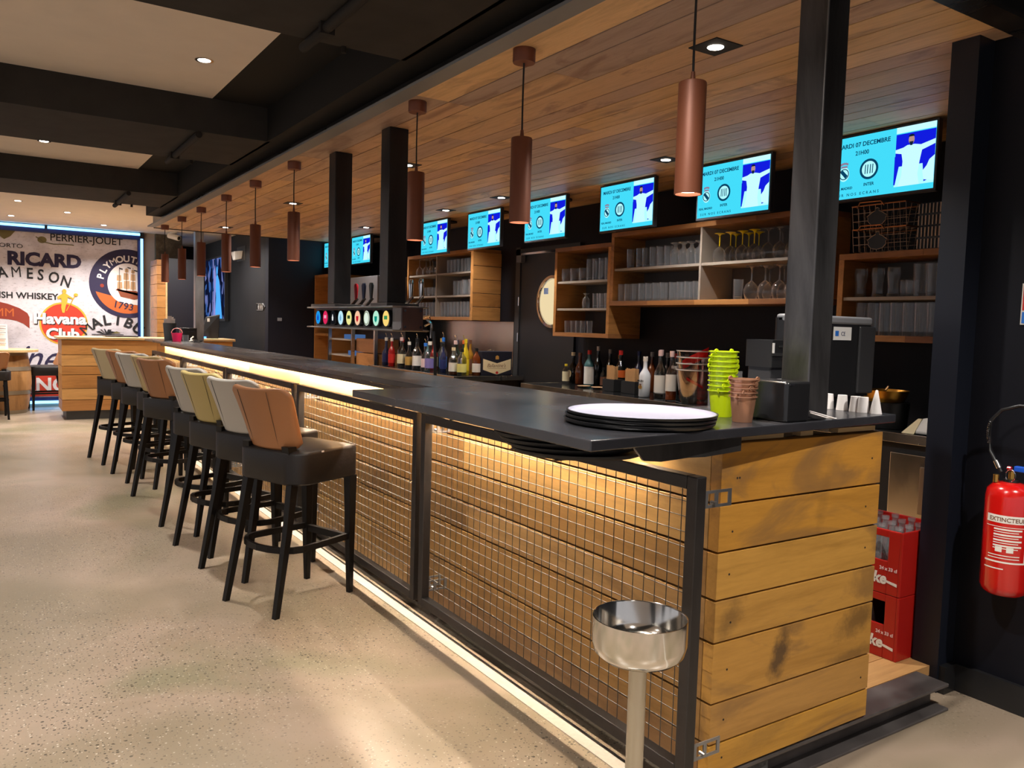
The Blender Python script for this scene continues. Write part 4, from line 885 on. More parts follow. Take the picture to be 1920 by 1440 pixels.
for k, (y, mt) in enumerate(((4.42, CHROME), (4.56, CHROME), (4.68, plain('gold_tap', srgb(200, 160, 90), 0.25, 0.9)), (5.18, BLK), (5.31, plain('navy_tap_handle', (0.01, 0.012, 0.03), 0.3)), (5.45, RED), (5.60, RED))):
    m = MB(); m.tube([(2.15, y, 1.50), (2.19, y, 1.535), (2.215, y-0.005, 1.57)], 0.011, 8); m.cyl((2.15, y, 1.5), 0.018, 0.016, 12); 
    tp = m.build('tap', CHROME, t_, smooth=40)
    m = MB(); m.lathe([(0.008, 0), (0.011, 0.02), (0.015, 0.07), (0.017, 0.10), (0.012, 0.118), (0.001, 0.122)], (2.205, y-0.003, 1.555), 12); m.build('tap_handle', mt, tp, smooth=40)
m = MB(); m.tube([(2.19, 4.30, 1.43), (2.215, 4.29, 1.40), (2.22, 4.30, 1.32)], 0.009, 8); m.tube([(2.16, 4.33, 1.44), (2.22, 4.33, 1.45), (2.235, 4.33, 1.41), (2.19, 4.33, 1.39)], 0.006, 8); m.build('side_spout', CHROME, t_, smooth=40)

# ================================================================== bottles
BG = {'clear': glass('bottle_clear', (0.95, 0.97, 0.98), 0.8, 0.10), 'dark': plain('bottle_dark', (0.008, 0.009, 0.008), 0.1, spec=0.7), 'green': plain('bottle_green', (0.01, 0.03, 0.015), 0.1, spec=0.7), 'amber': plain('bottle_amber', srgb(96, 44, 16), 0.1, spec=0.7),
      'red': plain('bottle_red', srgb(150, 24, 20), 0.15, spec=0.6), 'yellow': plain('bottle_yellow', srgb(200, 176, 40), 0.15, spec=0.6), 'navy': plain('bottle_navy', (0.012, 0.016, 0.05), 0.12, spec=0.7), 'milk': plain('bottle_white', srgb(214, 220, 226), 0.25),
      'orange': plain('bottle_orange_syrup', srgb(206, 92, 24), 0.15, spec=0.6), 'teal': plain('bottle_teal', srgb(60, 100, 104), 0.12, spec=0.7), 'purple': plain('bottle_violet', srgb(96, 92, 140), 0.15), 'gold': plain('bottle_gold', srgb(150, 104, 30), 0.12, spec=0.7)}
def pc(name, rgb, r=0.45): return plain('c_'+name, srgb(*rgb), r)
CC = {'white': pc('white', (222, 218, 210)), 'red': pc('red', (196, 40, 34)), 'yellow': pc('yellow', (222, 200, 40)), 'black': pc('black', (16, 16, 18)), 'blue': pc('blue', (40, 110, 200)), 'gold': pc('gold', (180, 140, 70)), 'navy': pc('navy', (30, 40, 90)),
      'orange': pc('orange', (214, 100, 40)), 'cream': pc('cream', (222, 208, 170)), 'pink': pc('pink', (226, 196, 196)), 'brown': pc('brown', (110, 70, 50)), 'paleyellow': pc('paleyellow', (226, 220, 130)), 'grey': pc('grey', (150, 150, 152)), 'lilac': pc('lilac', (120, 110, 170)), 'green': pc('green', (60, 120, 60))}
def bottle(x, y, z, h, r, gl, lab_c, cap_c, label, pour=True, bot=0.56, lab=(0.12, 0.42), liq=None, group=None, neck=0.30):
    t_ = thing('bottle', label, 'bottle', (x, y, z), group)
    sh = h*bot; n0 = h*(bot+0.16); nr = r*neck+0.002
    m = MB(); m.lathe([(0.001, 0), (r*0.92, 0), (r, h*0.02), (r, sh), (r*0.85, sh+h*0.06), (nr*1.3, n0-h*0.01), (nr, n0+h*0.03), (nr, h*0.93)], (x, y, z), 18, cap=False); m.build('bottle_body', BG[gl], t_, smooth=50)
    if liq: MB().lathe([(0.001, h*0.012), (r*0.93, h*0.015), (r*0.93, h*0.34), (0.001, h*0.34)], (x, y, z), 18, cap=False).build('liquid', BG[liq], t_, smooth=50)
    if lab_c: MB().lathe([(r*1.015, h*lab[0]), (r*1.015, h*lab[1])], (x, y, z), 20, cap=False).build('bottle_label', CC[lab_c], t_, smooth=50)
    MB().lathe([(nr*1.18, h*0.84), (nr*1.22, h*0.86), (nr*1.22, h*0.95), (0.001, h*0.952)], (x, y, z), 14, cap=False).build('cap', CC[cap_c], t_, smooth=40)
    if pour:
        MB().tube([(x, y, z+h*0.95), (x, y, z+h*1.03), (x-0.012, y, z+h*1.10)], 0.0042, 6).build('pourer', CHROME, t_, smooth=40)
    return t_
ZB = 0.9025
B2 = [  # left counter, from left to right
 (3.95, 8.80, .30, .042, 'navy', 'navy', 'white', 'dark navy square shouldered bottle, leftmost of the row behind the tap beam', 1, .42),
 (3.93, 8.60, .30, .036, 'red', 'red', 'white', 'slim bright red bottle next to the leftmost navy bottle', 1, .5),
 (4.08, 8.62, .29, .034, 'dark', 'navy', 'red', 'dark bottle half hidden behind the slim red one', 1, .5),
 (3.98, 8.44, .31, .045, 'clear', 'cream', 'pink', 'clear bottle with a big pale green label and pink neck', 1, .5),
 (4.16, 8.40, .28, .036, 'dark', None, 'black', 'dark bottle behind the pale green labelled bottle', 1, .5),
 (3.97, 8.22, .27, .040, 'clear', 'gold', 'white', 'short clear bottle with a cream and gold label', 1, .45),
 (4.16, 8.14, .29, .036, 'teal', None, 'black', 'teal bottle behind the gold labelled short one', 1, .5),
 (3.95, 7.98, .31, .046, 'clear', 'white', 'black', 'round shouldered clear bottle with an arrow shaped white label', 1, .52),
 (4.13, 7.93, .29, .038, 'red', 'cream', 'brown', 'dark red bottle with a cream label, centre of the row', 0, .5),
 (3.94, 7.76, .27, .040, 'clear', 'pink', 'blue', 'clear bottle with a pinkish label and a blue grey neck', 1, .48),
 (4.12, 7.73, .32, .038, 'dark', 'black', 'gold', 'tall black bottle with a gilded cap', 0, .5),
 (3.90, 7.58, .29, .046, 'clear', 'lilac', 'white', 'clear bottle with a violet label standing forward in the row', 0, .48),
 (4.06, 7.58, .33, .036, 'clear', 'blue', 'blue', 'tall clear bottle with a bright blue neck', 1, .5),
 (3.99, 7.45, .28, .030, 'navy', 'navy', 'black', 'narrow navy bottle with a small white neck mark', 0, .5),
 (4.10, 7.36, .31, .040, 'green', 'white', 'navy', 'green bottle with a white label and a navy collar', 1, .52),
 (4.22, 7.42, .31, .038, 'green', 'white', 'orange', 'green bottle with a white label and an orange collar', 1, .52),
 (4.01, 7.22, .31, .044, 'dark', 'black', 'pink', 'wide black bottle with a pale collar', 1, .5),
 (3.92, 7.10, .25, .042, 'clear', 'white', 'cream', 'whisky bottle with a white label and amber remains', 0, .52),
 (4.16, 7.18, .32, .034, 'gold', 'brown', 'brown', 'slim dark amber bottle behind the whisky bottle', 0, .5),
 (4.02, 7.03, .33, .034, 'yellow', 'yellow', 'yellow', 'slim golden bottle with a yellow cap', 0, .56),
 (3.95, 6.98, .24, .042, 'clear', 'paleyellow', 'black', 'squat bottle with a pale yellow label, front of the row', 0, .6),
 (4.10, 6.95, .25, .038, 'amber', 'white', 'black', 'brown bottle with a white label beside the boxed whisky', 0, .6)]
for x, y, h, r, g, lc, cc, lab, pr_, bt in B2:
    bottle(x, y, ZB, h*1.16, r*1.12, g, lc, cc, lab, bool(pr_), bt, liq='amber' if 'amber remains' in lab else None, group='bottles on the left back counter')
# boxed whisky: navy box with a cream chevron
t_ = thing('whisky_box', 'black bottle box with a cream chevron label at the right end of the bottle row', 'box', (4.30, 6.98, ZB))
c = Vector((4.12, 6.93)); q = (4.50, 6.90)
MB().box(4.14, 4.50, 6.91, 7.03, ZB, ZB+0.245).build('carton', plain('box_navy', (0.010, 0.011, 0.022), 0.5), t_, bevel=0.006)
def fy(m, pts, x0, z0, y, d=0.0012): m.prof(pts, (x0, y, z0), (1, 0, 0), (0, 0, 1), (0, -d, 0)); return m
fy(MB(), [(0.015, 0.17), (0.18, 0.125), (0.345, 0.17), (0.345, 0.06), (0.18, 0.010), (0.015, 0.06)], 4.14, ZB, 6.9098).build('chevron_label', CC['cream'], t_)
text("Ballantine's", 'lettering', t_, CC['brown'], (4.20, 6.9084, ZB+0.086), (1, 0, 0), (0, 0, 1), 0.052, 0.0008, 0.0, 'LEFT', 0.95, 0.35)
fy(MB(), [(0.07, 0.072), (0.29, 0.072), (0.29, 0.075), (0.07, 0.075)], 4.14, ZB, 6.9084).build('label_rule', CC['brown'], t_)
fy(MB(), ell(0.18, 0.03, 0.016, 0.014, 16), 4.14, ZB, 6.9084).build('wax_seal', CC['red'], t_)
fy(MB(), [(0.16, 0.165), (0.20, 0.165), (0.20, 0.195), (0.18, 0.205), (0.16, 0.195)], 4.14, ZB, 6.9098).build('crest', CC['gold'], t_)
t_ = thing('cocktail_tools', 'steel mixing cup with a tilted strainer standing behind the bottle row', 'bar tool', (4.30, 7.16, ZB))
MB().lathe([(0.03, 0), (0.04, 0.16), (0.001, 0.162)], (4.3, 7.16, ZB), 16).build('cup', INOX, t_, smooth=40)
MB().tube([(4.25, 7.20, ZB+0.19), (4.36, 7.10, ZB+0.255)], 0.009, 6).lathe([(0.03, 0.24), (0.034, 0.25), (0.001, 0.252)], (4.36, 7.10, ZB), 12).build('strainer', plain('bronze_tool', srgb(150, 130, 100), 0.3, 0.8), t_)

B1 = [  # right counter, from left to right
 (4.39, 5.84, .17, .030, 'clear', 'cream', 'yellow', 'small bitters bottle with a yellow cap, first of the right counter row', 0, .62, .12, .58),
 (4.50, 5.88, .27, .042, 'dark', None, 'cream', 'round dark bottle with a fan shaped label and cream cap', 0, .45, .10, .42),
 (4.47, 5.74, .27, .038, 'amber', None, 'brown', 'amber brown bottle without label beside the fan label one', 0, .48, .1, .4),
 (4.40, 5.52, .30, .040, 'teal', 'white', 'red', 'gin bottle with a red cap and a tall white label', 0, .56, .06, .52),
 (4.58, 5.62, .33, .034, 'dark', None, 'white', 'tall dark bottle with a white cap', 0, .5, .1, .4),
 (4.48, 5.42, .16, .026, 'dark', 'brown', 'black', 'miniature dark sauce bottle behind the saucers', 0, .6, .08, .5),
 (4.58, 5.32, .27, .038, 'dark', 'gold', 'gold', 'dark bottle with a gilded neck behind the miniature', 0, .5, .1, .4),
 (4.50, 5.22, .31, .040, 'dark', 'orange', 'red', 'black bottle with a red cap and an orange label', 0, .52, .28, .46),
 (4.60, 5.48, .31, .034, 'dark', None, 'grey', 'dark bottle with a grey cap in the back row', 0, .5, .1, .4),
 (4.58, 5.08, .31, .036, 'navy', None, 'navy', 'blue black bottle with a blue cap in the back row', 0, .5, .1, .4),
 (4.58, 4.92, .31, .036, 'amber', None, 'grey', 'brown bottle in the back row above the straw holder', 0, .5, .1, .4),
 (4.58, 4.74, .31, .036, 'dark', None, 'grey', 'dark bottle in the back row left of the red capped one', 0, .5, .1, .4),
 (4.58, 4.64, .31, .036, 'dark', 'white', 'red', 'dark bottle with a red cap and a white collar in the back row', 0, .5, .6, .66),
 (4.55, 4.50, .31, .036, 'green', None, 'grey', 'olive green bottle in the back row', 0, .5, .1, .4),
 (4.60, 4.34, .31, .036, 'dark', None, 'grey', 'black bottle in the back row behind the white coconut bottle', 0, .5, .1, .4),
 (4.14, 4.52, .29, .040, 'milk', None, 'white', 'opaque white bottle with a palm tree picture', 0, .5, .1, .4),
 (4.30, 4.52, .34, .038, 'dark', 'white', 'pink', 'dark syrup bottle with a white mint leaf label and a pale cap', 0, .54, .06, .44),
 (4.42, 4.20, .30, .036, 'red', None, 'pink', 'red bottle standing behind the clear syrup bottles', 0, .5, .1, .4),
 (4.16, 4.38, .34, .038, 'clear', 'white', 'pink', 'clear empty syrup bottle with a narrow white label', 0, .5, .12, .46),
 (4.14, 4.24, .34, .038, 'clear', 'white', 'pink', 'clear syrup bottle with orange syrup at the bottom', 0, .5, .18, .5)]
for x, y, h, r, g, lc, cc, lab, pr_, bt, l0, l1 in B1:
    b_ = bottle(x, y, ZB, h*1.1, r*1.08, g, lc, cc, lab, False, bt, (l0, l1), liq='orange' if 'orange syrup' in lab else None, group='bottles on the right back counter')
    if 'palm tree' in lab:
        text('MALIBU', 'lettering', b_, CC['black'], (x-r-0.004, y+0.033, ZB+0.115), RV, UV, 0.02, 0.0008, 0.02)
        m = MB(); flat(m, ell(-y, ZB+0.075, 0.020, 0.016, 14), x-r-0.003); m.build('sunset_picture', CC['gold'], b_)
        m = MB(); flat(m, [(-y-0.004, ZB+0.062), (-y+0.002, ZB+0.062), (-y+0.004, ZB+0.09), (-y+0.018, ZB+0.094), (-y+0.002, ZB+0.102), (-y-0.018, ZB+0.096), (-y-0.002, ZB+0.09)], x-r-0.0045); m.build('palm_picture', CC['brown'], b_)
    if 'fan shaped' in lab:
        MB().lathe([(0.001, -r-0.003), (0.034, -r-0.003)], (x, y, ZB+0.085), 20, 'X', cap=False).build('fan_label', CC['cream'], b_)
t_ = thing('jar', 'black jar with a green lid at the left end of the right back counter', 'jar', (4.58, 5.90, ZB))
MB().lathe([(0.05, 0), (0.05, 0.13)], (4.58, 5.90, ZB), 20).build('jar_body', BLKM, t_, smooth=40); MB().lathe([(0.052, 0.13), (0.052, 0.14), (0.001, 0.143)], (4.58, 5.90, ZB), 20).build('lid', plain('dull_green_lid', srgb(50, 96, 84), 0.5), t_, smooth=40)
for x, y, lab in ((4.27, 5.42, 'small wooden saucer nearer the black door, in front of the gin bottle'), (4.30, 5.27, 'small wooden saucer on the right, in front of the miniature bottle')):
    tag(MB().lathe([(0.03, 0), (0.058, 0.012), (0.055, 0.014), (0.001, 0.008)], (x, y, ZB), 24, cap=False).build('saucer', plain('tan_saucer', srgb(196, 160, 120), 0.4), smooth=50, loc=(x, y, ZB)), lab, 'saucer', 'saucers on the back counter')
for y, z1, w, lab in ((5.04, 0.20, 0.05, 'bundle of brown paper straws in a black holder on the left'), (4.80, 0.19, 0.06, 'wider bundle of wooden stirrers in a black holder on the right')):
    t_ = thing('straw_holder', lab, 'holder', (4.28, y, ZB), 'straw holders on the back counter')
    MB().box(4.22, 4.34, y-w-0.02, y+w+0.02, ZB, ZB+0.095).build('holder_box', BLKM, t_)
    m = MB(); rg = random.Random(int(y*10)); k = -w+0.008
    while k < w: m.box(4.24, 4.252, y+k-0.004, y+k+0.004, ZB+0.096, ZB+z1+rg.uniform(-0.006, 0.01), rg.random()); m.box(4.27, 4.282, y+k-0.003, y+k+0.005, ZB+0.096, ZB+z1+rg.uniform(-0.004, 0.008), rg.random()); k += 0.0105
    tag(m.build('straws', plain('kraft_straws', srgb(196, 150, 100), 0.7), t_), kind='stuff')
# clear ice buckets with a red band, nested
BUCK = glass('acrylic_bucket', (1, 0.95, 0.95), 0.86, 0.16); BRED = plain('bucket_red_print', srgb(226, 30, 30), 0.3)
for k in range(4):
    z = ZB+0.044*k; x, y = 4.17, 4.04
    t_ = thing('ice_bucket', '%s clear acrylic ice bucket of the nested stack on the back counter' % ('lowest', 'second lowest', 'third', 'topmost')[k], 'ice bucket', (x, y, z), 'nested clear ice buckets')
    MB().lathe([(0.001, 0), (0.092, 0), (0.100, 0.02), (0.130, 0.23), (0.134, 0.232), (0.132, 0.236)], (x, y, z), 30, cap=False).build('bucket_wall', BUCK, t_, smooth=50)
    MB().lathe([(0.131, 0.228), (0.1355, 0.230), (0.1355, 0.236), (0.131, 0.236)], (x, y, z), 30, cap=False).build('rim', plain('pale_acrylic_rim', (0.7, 0.7, 0.7), 0.2), t_, smooth=50)
    if k in (1, 3):
        vs = []; fs = []; n = 10
        for i in range(n+1):
            a = R(178+8.5*i) if k == 3 else R(196+6*i); f = i/n
            for q in (0, 1):
                zz = (0.10+0.10*f+0.05*q*(1.3 if k == 3 else 0.5)) if k == 3 else (0.12-0.06*f+0.02*q); rr = 0.0985+0.030*(zz/0.21)+0.0012
                vs.append((x+rr*math.cos(a), y+rr*math.sin(a), z+zz))
        for i in range(n): fs.append((2*i, 2*i+2, 2*i+3, 2*i+1))
        MB().add(vs, fs).build('chevron', BRED, t_)
tag(MB().tube([(4.03, 4.16, 0.906), (4.05, 4.10, 0.912), (4.03, 4.02, 0.906), (3.995, 4.00, 0.906)], 0.004, 6).build('cable', BLKM), 'short black cable on the back counter left of the clear ice buckets', 'cable')
t_ = thing('cloth_bundle', 'crumpled pale pink and white cloth right of the ice buckets', 'cloth', (4.16, 3.62, ZB))
m = MB(); rg = random.Random(2)
m.lathe([(0.001, 0), (0.06, 0), (0.07, 0.02), (0.055, 0.06), (0.03, 0.12), (0.012, 0.17), (0.001, 0.18)], (4.16, 3.62, ZB), 14, cap=False); m.v = [Vector((v.x+rg.uniform(-.008, .008), v.y+rg.uniform(-.008, .008), max(ZB, v.z+rg.uniform(-.006, .006)))) for v in m.v]
m.build('folds', plain('pink_cloth', srgb(206, 176, 168), 0.9), t_, smooth=80)

# ------------------------------------------------ things on the near worktop
ZT = 1.1455
def pail(x, y, z, r0, r1, h, mat, label, group, ears=0.0, handle=True):
    t_ = thing('small_pail', label, 'pail', (x, y, z), group)
    MB().lathe([(0.001, 0.001), (r0, 0.0), (r0*1.02, 0.004), (r1, h), (r1*1.12, h), (r1*1.12, h+0.003), (r1*0.97, h+0.003), (r0*0.95, 0.006)], (x, y, z), 24, cap=False).build('pail_body', mat, t_, smooth=40)
    for s_ in (-1, 1):
        ca, sa = math.cos(ears), math.sin(ears); MB().lathe([(0.008, -0.002), (0.008, 0.002)], (x+s_*r1*1.02*ca, y+s_*r1*1.02*sa, z+h+0.002), 10, 'Y').build('ear', mat, t_)
    if handle:
        pts = []
        for k in range(13):
            a = PI*k/12; u = math.cos(a)*r1*1.06; v = math.sin(a)
            pts.append((x+u*math.cos(ears)-v*r1*0.95*math.sin(ears)*-1, y+u*math.sin(ears)-v*r1*0.95*math.cos(ears), z+h-0.012*v))
        m = MB(); m.tube(pts, 0.0014, 5); m.build('handle', mat, t_)
    return t_
LIME = plain('lime_green_lacquer', srgb(178, 200, 14), 0.28); COPB = plain('rose_copper_tin', srgb(176, 128, 100), 0.25, 0.55)
NUM = ('lowest', 'second', 'third', 'fourth', 'fifth', 'sixth', 'seventh', 'eighth', 'topmost')
for k in range(9):
    pail(1.875, 1.70, ZT+0.0148*k, 0.030, 0.040, 0.078, LIME, '%s lime green mini pail, counting from the bottom of the tall stack' % NUM[k], 'stacked lime green mini pails', 0.5+0.35*k, k > 0)
NUM2 = ('lowest', 'second', 'third', 'fourth', 'topmost')
for k in range(5):
    pail(1.825, 1.575, ZT+0.0125*k, 0.028, 0.037, 0.072, COPB, '%s copper coloured mini pail, counting from the bottom of the short stack' % NUM2[k], 'stacked copper mini pails', 0.3+0.5*k, k > 0)
t_ = thing('napkin_dispenser', 'black glossy napkin dispenser box standing against the big steel post', 'dispenser', (1.975, 1.60, ZT))
MB().rbox(1.928, 2.040, 1.505, 1.655, ZT, ZT+0.118, 0.012).build('box_body', plain('gloss_black_plastic', (0.010, 0.010, 0.011), 0.22), t_, smooth=40, bevel=0.006)
MB().box(1.94, 1.96, 1.5035, 1.505, ZT+0.108, ZT+0.113).build('lid_catch', CHROME, t_)
t_ = thing('white_cable', 'pair of thin pale cables running off the worktop beside the big steel post', 'cable', (2.14, 1.49, ZT))
m = MB(); m.tube([(2.045, 1.512, ZT+0.03), (2.10, 1.510, ZT+0.018), (2.16, 1.506, ZT+0.004)], 0.0018, 5); m.build('cord', PAPER, t_); m = MB(); m.tube([(2.045, 1.509, ZT+0.025), (2.12, 1.508, ZT+0.008), (2.175, 1.5115, ZT+0.003)], 0.0018, 5); m.build('cord', PAPER, t_)
CUPN = ('first paper cup from the post', 'second paper cup from the post', 'third paper cup from the post', 'fourth paper cup from the post', 'fifth paper cup from the post')
for k, y in enumerate((1.800, 1.755, 1.700, 1.650, 1.620)):
    tag(MB().lathe([(0.020, 0), (0.0155, 0.052), (0.001, 0.053)], (2.475, y, ZT), 16).build('paper_cup', PAPER, smooth=40, loc=(2.475, y, ZT)), 'upturned white paper cup, '+CUPN[k]+' along the worktop edge', 'paper cup', 'upturned paper cups')
tag(MB().lathe([(0.020, 0), (0.011, 0.045), (0.004, 0.078), (0.001, 0.079)], (2.482, 1.578, ZT), 16).build('paper_cone', PAPER, smooth=60, loc=(2.482, 1.578, ZT)), 'pointed white paper cone at the right end of the cup row', 'paper cone')
# till screen seen from behind, and the printer left of the post
t_ = thing('till_monitor', 'back of a black till monitor with a silver top edge, behind the big steel post', 'monitor', (2.50, 1.93, ZT))
m = MB(); x0, x1, y0 = 2.395, 2.915, 1.885
m.rbox(x0, x1, y0, y0+0.06, 1.17, 1.462, 0.02); m.build('casing', plain('till_black', (0.012, 0.012, 0.013), 0.3), t_, smooth=40)
m = MB(); m.rbox(x0, x1-0.004, y0-0.006, y0+0.055, 1.445, 1.475, 0.02); m.build('silver_rim', plain('silver_plastic', srgb(150, 152, 156), 0.35, 0.3), t_, smooth=40, bevel=0.008)
m = MB(); m.prof([(0, 0), (0.10, 0), (0.10, 0.26), (0, 0.26)], (2.82, y0-0.01, 1.18), (1, 0, 0), (0, 0, 1), (0, 0.012, 0)); m.build('rear_hump', plain('till_dark_grey', (0.03, 0.03, 0.032), 0.35), t_, bevel=0.005)
lb = MB().box(2.665, 2.775, y0-0.0015, y0, 1.385, 1.435).build('sticker', WHITEP, t_)
text('CE', 'lettering', lb, CC['navy'], (2.71, y0-0.0018, 1.402), (1, 0, 0), UV, 0.022, 0.0006); MB().box(2.675, 2.695, y0-0.0025, y0-0.0015, 1.40, 1.42).build('blue_mark', CC['blue'], lb)
MB().rbox(2.42, 2.53, 1.87, 1.96, ZT, 1.175, 0.01).build('foot', BLK, t_)
t_ = thing('receipt_printer', 'stacked black receipt printer with a white sticker, left of the big steel post', 'printer', (2.30, 1.92, ZT))
MB().rbox(2.265, 2.385, 1.84, 1.955, 1.285, 1.38, 0.006).build('printer_body', BLK, t_, smooth=40)
MB().box(2.266, 2.385, 1.836, 1.84, 1.325, 1.335).box(2.30, 2.385, 1.836, 1.84, 1.355, 1.362).build('paper_slot', BLKM, t_)
MB().rbox(2.275, 2.385, 1.85, 1.95, ZT, 1.285, 0.006).build('stand', plain('dark_glass_grey', (0.03, 0.03, 0.033), 0.25), t_, smooth=40)
MB().box(2.268, 2.278, 1.838, 1.84, 1.335, 1.37).build('sticker', WHITEP, t_)
MB().box(2.31, 2.37, 1.848, 1.85, 1.235, 1.245).build('paper_strip', PAPER, t_)
for x, y, h, lab in ((2.115, 1.86, 0.095, 'clear glass tube left of the receipt printer'), (2.16, 1.90, 0.10, 'second clear glass tube, closer to the receipt printer'), (2.215, 1.83, 0.07, 'short clear glass tube in front of the receipt printer')):
    x, y = x-0.17, y-0.02
    if x < 1.9: pass
    tag(MB().lathe([(0.008, 0), (0.009, h+0.06)], (x+0.03, y, ZT), 12, cap=False).build('glass_tube', G2, smooth=40, loc=(x+0.03, y, ZT)), lab, 'glass tube', 'clear tubes by the printer')
tag(MB().lathe([(0.028, 0), (0.034, 0.085)], (1.985, 1.79, ZT), 20, cap=False).build('beaker', G2, smooth=40, loc=(1.985, 1.79, ZT)), 'clear glass beaker with a metal rim behind the napkin dispenser', 'beaker')
# on the back counter at the right
t_ = thing('brass_pan', 'brass coloured pan on a black pot near the column', 'pan', (4.18, 2.62, ZB))
MB().lathe([(0.12, 0), (0.13, 0.14), (0.001, 0.14)], (4.2, 2.62, ZB), 24).build('pot', BLK, t_, smooth=40)
MB().lathe([(0.10, 0.142), (0.125, 0.205), (0.12, 0.205), (0.09, 0.15), (0.001, 0.15)], (4.2, 2.62, ZB), 24, cap=False).build('pan', plain('brass', srgb(176, 130, 50), 0.3, 0.9), t_, smooth=40)
MB().tube([(4.12, 2.60, ZB+0.13), (4.11, 2.57, ZB+0.20), (4.10, 2.54, ZB+0.235)], 0.006, 6).build('ladle', CHROME, t_, smooth=40)
t_ = thing('white_parcel', 'folded white bag lying on the back counter beside the dark column', 'bag', (4.12, 2.30, ZB))
m = MB(); m.hexa([(4.03, 2.18, ZB), (4.25, 2.18, ZB), (4.25, 2.40, ZB), (4.03, 2.40, ZB)], [(4.06, 2.19, ZB+0.085), (4.24, 2.2, ZB+0.09), (4.22, 2.34, ZB+0.08), (4.07, 2.33, ZB+0.085)]); m.build('bag', WHITEP, t_, bevel=0.02, smooth=60)
MB().hexa([(4.028, 2.34, ZB), (4.05, 2.34, ZB), (4.05, 2.41, ZB), (4.028, 2.41, ZB)], [(4.06, 2.32, ZB+0.08), (4.07, 2.32, ZB+0.08), (4.07, 2.34, ZB+0.08), (4.06, 2.34, ZB+0.08)]).build('folded_end', CC['cream'], t_)

# ------------------------------------------------ red bottle crates
CRED = plain('crate_red', srgb(166, 26, 20), 0.35, spec=0.5)
BOT = glass('cola_bottle_glass', (0.85, 0.9, 0.88), 0.8, 0.10, 0.12, 0.1, 2.0)
def crate(z0, label, full):
    x0, x1, y0, y1, h, w = 3.03, 3.36, 1.775, 2.17, 0.262, 0.012
    t_ = thing('bottle_crate', label, 'crate', ((x0+x1)/2, (y0+y1)/2, z0), 'red bottle crates')
    m = MB(); m.box(x0+w, x1-w, y0+w, y1-w, z0, z0+w)
    m.box(x1-w, x1, y0, y1, z0, z0+h); m.box(x0, x1-w, y0, y0+w, z0, z0+h); m.box(x0, x1-w, y1-w, y1, z0, z0+h)
    ya, yb, za, zb = 1.835, 1.955, z0+0.135, z0+0.232      # window in the long side
    m.box(x0, x0+w, y0+w, ya, z0, z0+h); m.box(x0, x0+w, yb, y1-w, z0, z0+h); m.box(x0, x0+w, ya, yb, z0, za); m.box(x0, x0+w, ya, yb, zb, z0+h)
    m.build('shell', CRED, t_, bevel=0.003)
    text('24 x 33 cl', 'lettering', t_, CC['pink'], (x0-0.0008, 1.868, z0+0.098), RV, UV, 0.019, 0.0008, 0.03)
    text('Coke', 'lettering', t_, CC['white'], (x0-0.0008, 1.968, z0+0.042), RV, UV, 0.062, 0.0008, 0.04, 'LEFT', 0.95, 0.15)
    flat(MB(), [(-1.835, z0+0.049), (-1.790, z0+0.040), (-1.790, z0+0.052), (-1.835, z0+0.058)], x0-0.0004).build('brand_stroke', CC['white'], t_)
    return t_
cr1 = crate(0.1005, 'lower red plastic bottle crate on the platform', False)
cr2 = crate(0.3640, 'upper red plastic bottle crate full of empty glass bottles', True)
pb = thing('crate_bottle', 'x', 'bottle', (0, 0, 0))
MB().lathe([(0.001, 0), (0.024, 0), (0.028, 0.01), (0.028, 0.12), (0.02, 0.16), (0.012, 0.20), (0.012, 0.245), (0.015, 0.247), (0.015, 0.262)], n=12, cap=False).build('bottle_glass', BOT, pb, smooth=50)
MB().lathe([(0.0285, 0.06), (0.0285, 0.105)], n=12, cap=False).build('bottle_label', CC['red'], pb, smooth=50)
for i in range(4):
    for j in range(5):
        put(pb, USED, (3.075+0.072*i, 1.822+0.074*j, 0.3765), 0.4*i+j, 'empty clear bottle with its neck showing in the upper red crate', 'empty bottles in the upper crate')
for j in range(3):
    put(pb, USED, (3.075, 1.93+0.062*j, 0.113), j, 'bottle seen through the window of the lower red crate', 'bottles in the lower crate', (1, 1, 0.93))

# ------------------------------------------------ extinguisher and its sign
FRED = plain('extinguisher_red', srgb(190, 18, 14), 0.2, spec=0.6, coat=0.6)
EX, EY = 3.145, 1.445
t_ = thing('fire_extinguisher', 'red fire extinguisher with a black hose hanging on the dark right wall', 'fire extinguisher', (EX, EY, 0.47))
MB().lathe([(0.055, 0.478), (0.062, 0.47), (0.074, 0.48), (0.080, 0.50), (0.080, 0.83), (0.076, 0.856), (0.058, 0.876), (0.03, 0.884), (0.001, 0.885)], (EX, EY, 0), 40).build('cylinder', FRED, t_, smooth=40)
MB().cyl((EX, EY, 0.882), 0.026, 0.012, 20).build('valve_collar', BLK, t_, smooth=40)
MB().cyl((EX-0.03, EY+0.04, 0.88), 0.010, 0.028, 12).cyl((EX, EY, 0.894), 0.012, 0.03, 12).build('valve', plain('brass_valve', srgb(190, 150, 80), 0.25, 0.9), t_, smooth=40)
MB().box(EX-0.012, EX+0.012, EY-0.13, EY-0.01, 0.925, 0.945).build('lever', plain('blue_lever', srgb(20, 80, 190), 0.4), t_, bevel=0.003)
MB().lathe([(0.008, -0.006), (0.008, 0.006)], (EX-0.012, EY+0.004, 0.934), 10, 'Y').build('seal', FRED, t_)
MB().tube([(EX-0.022+0.0*math.cos(a), EY-0.005+0.017*math.cos(a), 0.910+0.022*math.sin(a)) for a in [2*PI*k/16 for k in range(16)]], 0.0022, 6, closed=True).build('pin_ring', CHROME, t_, smooth=40)
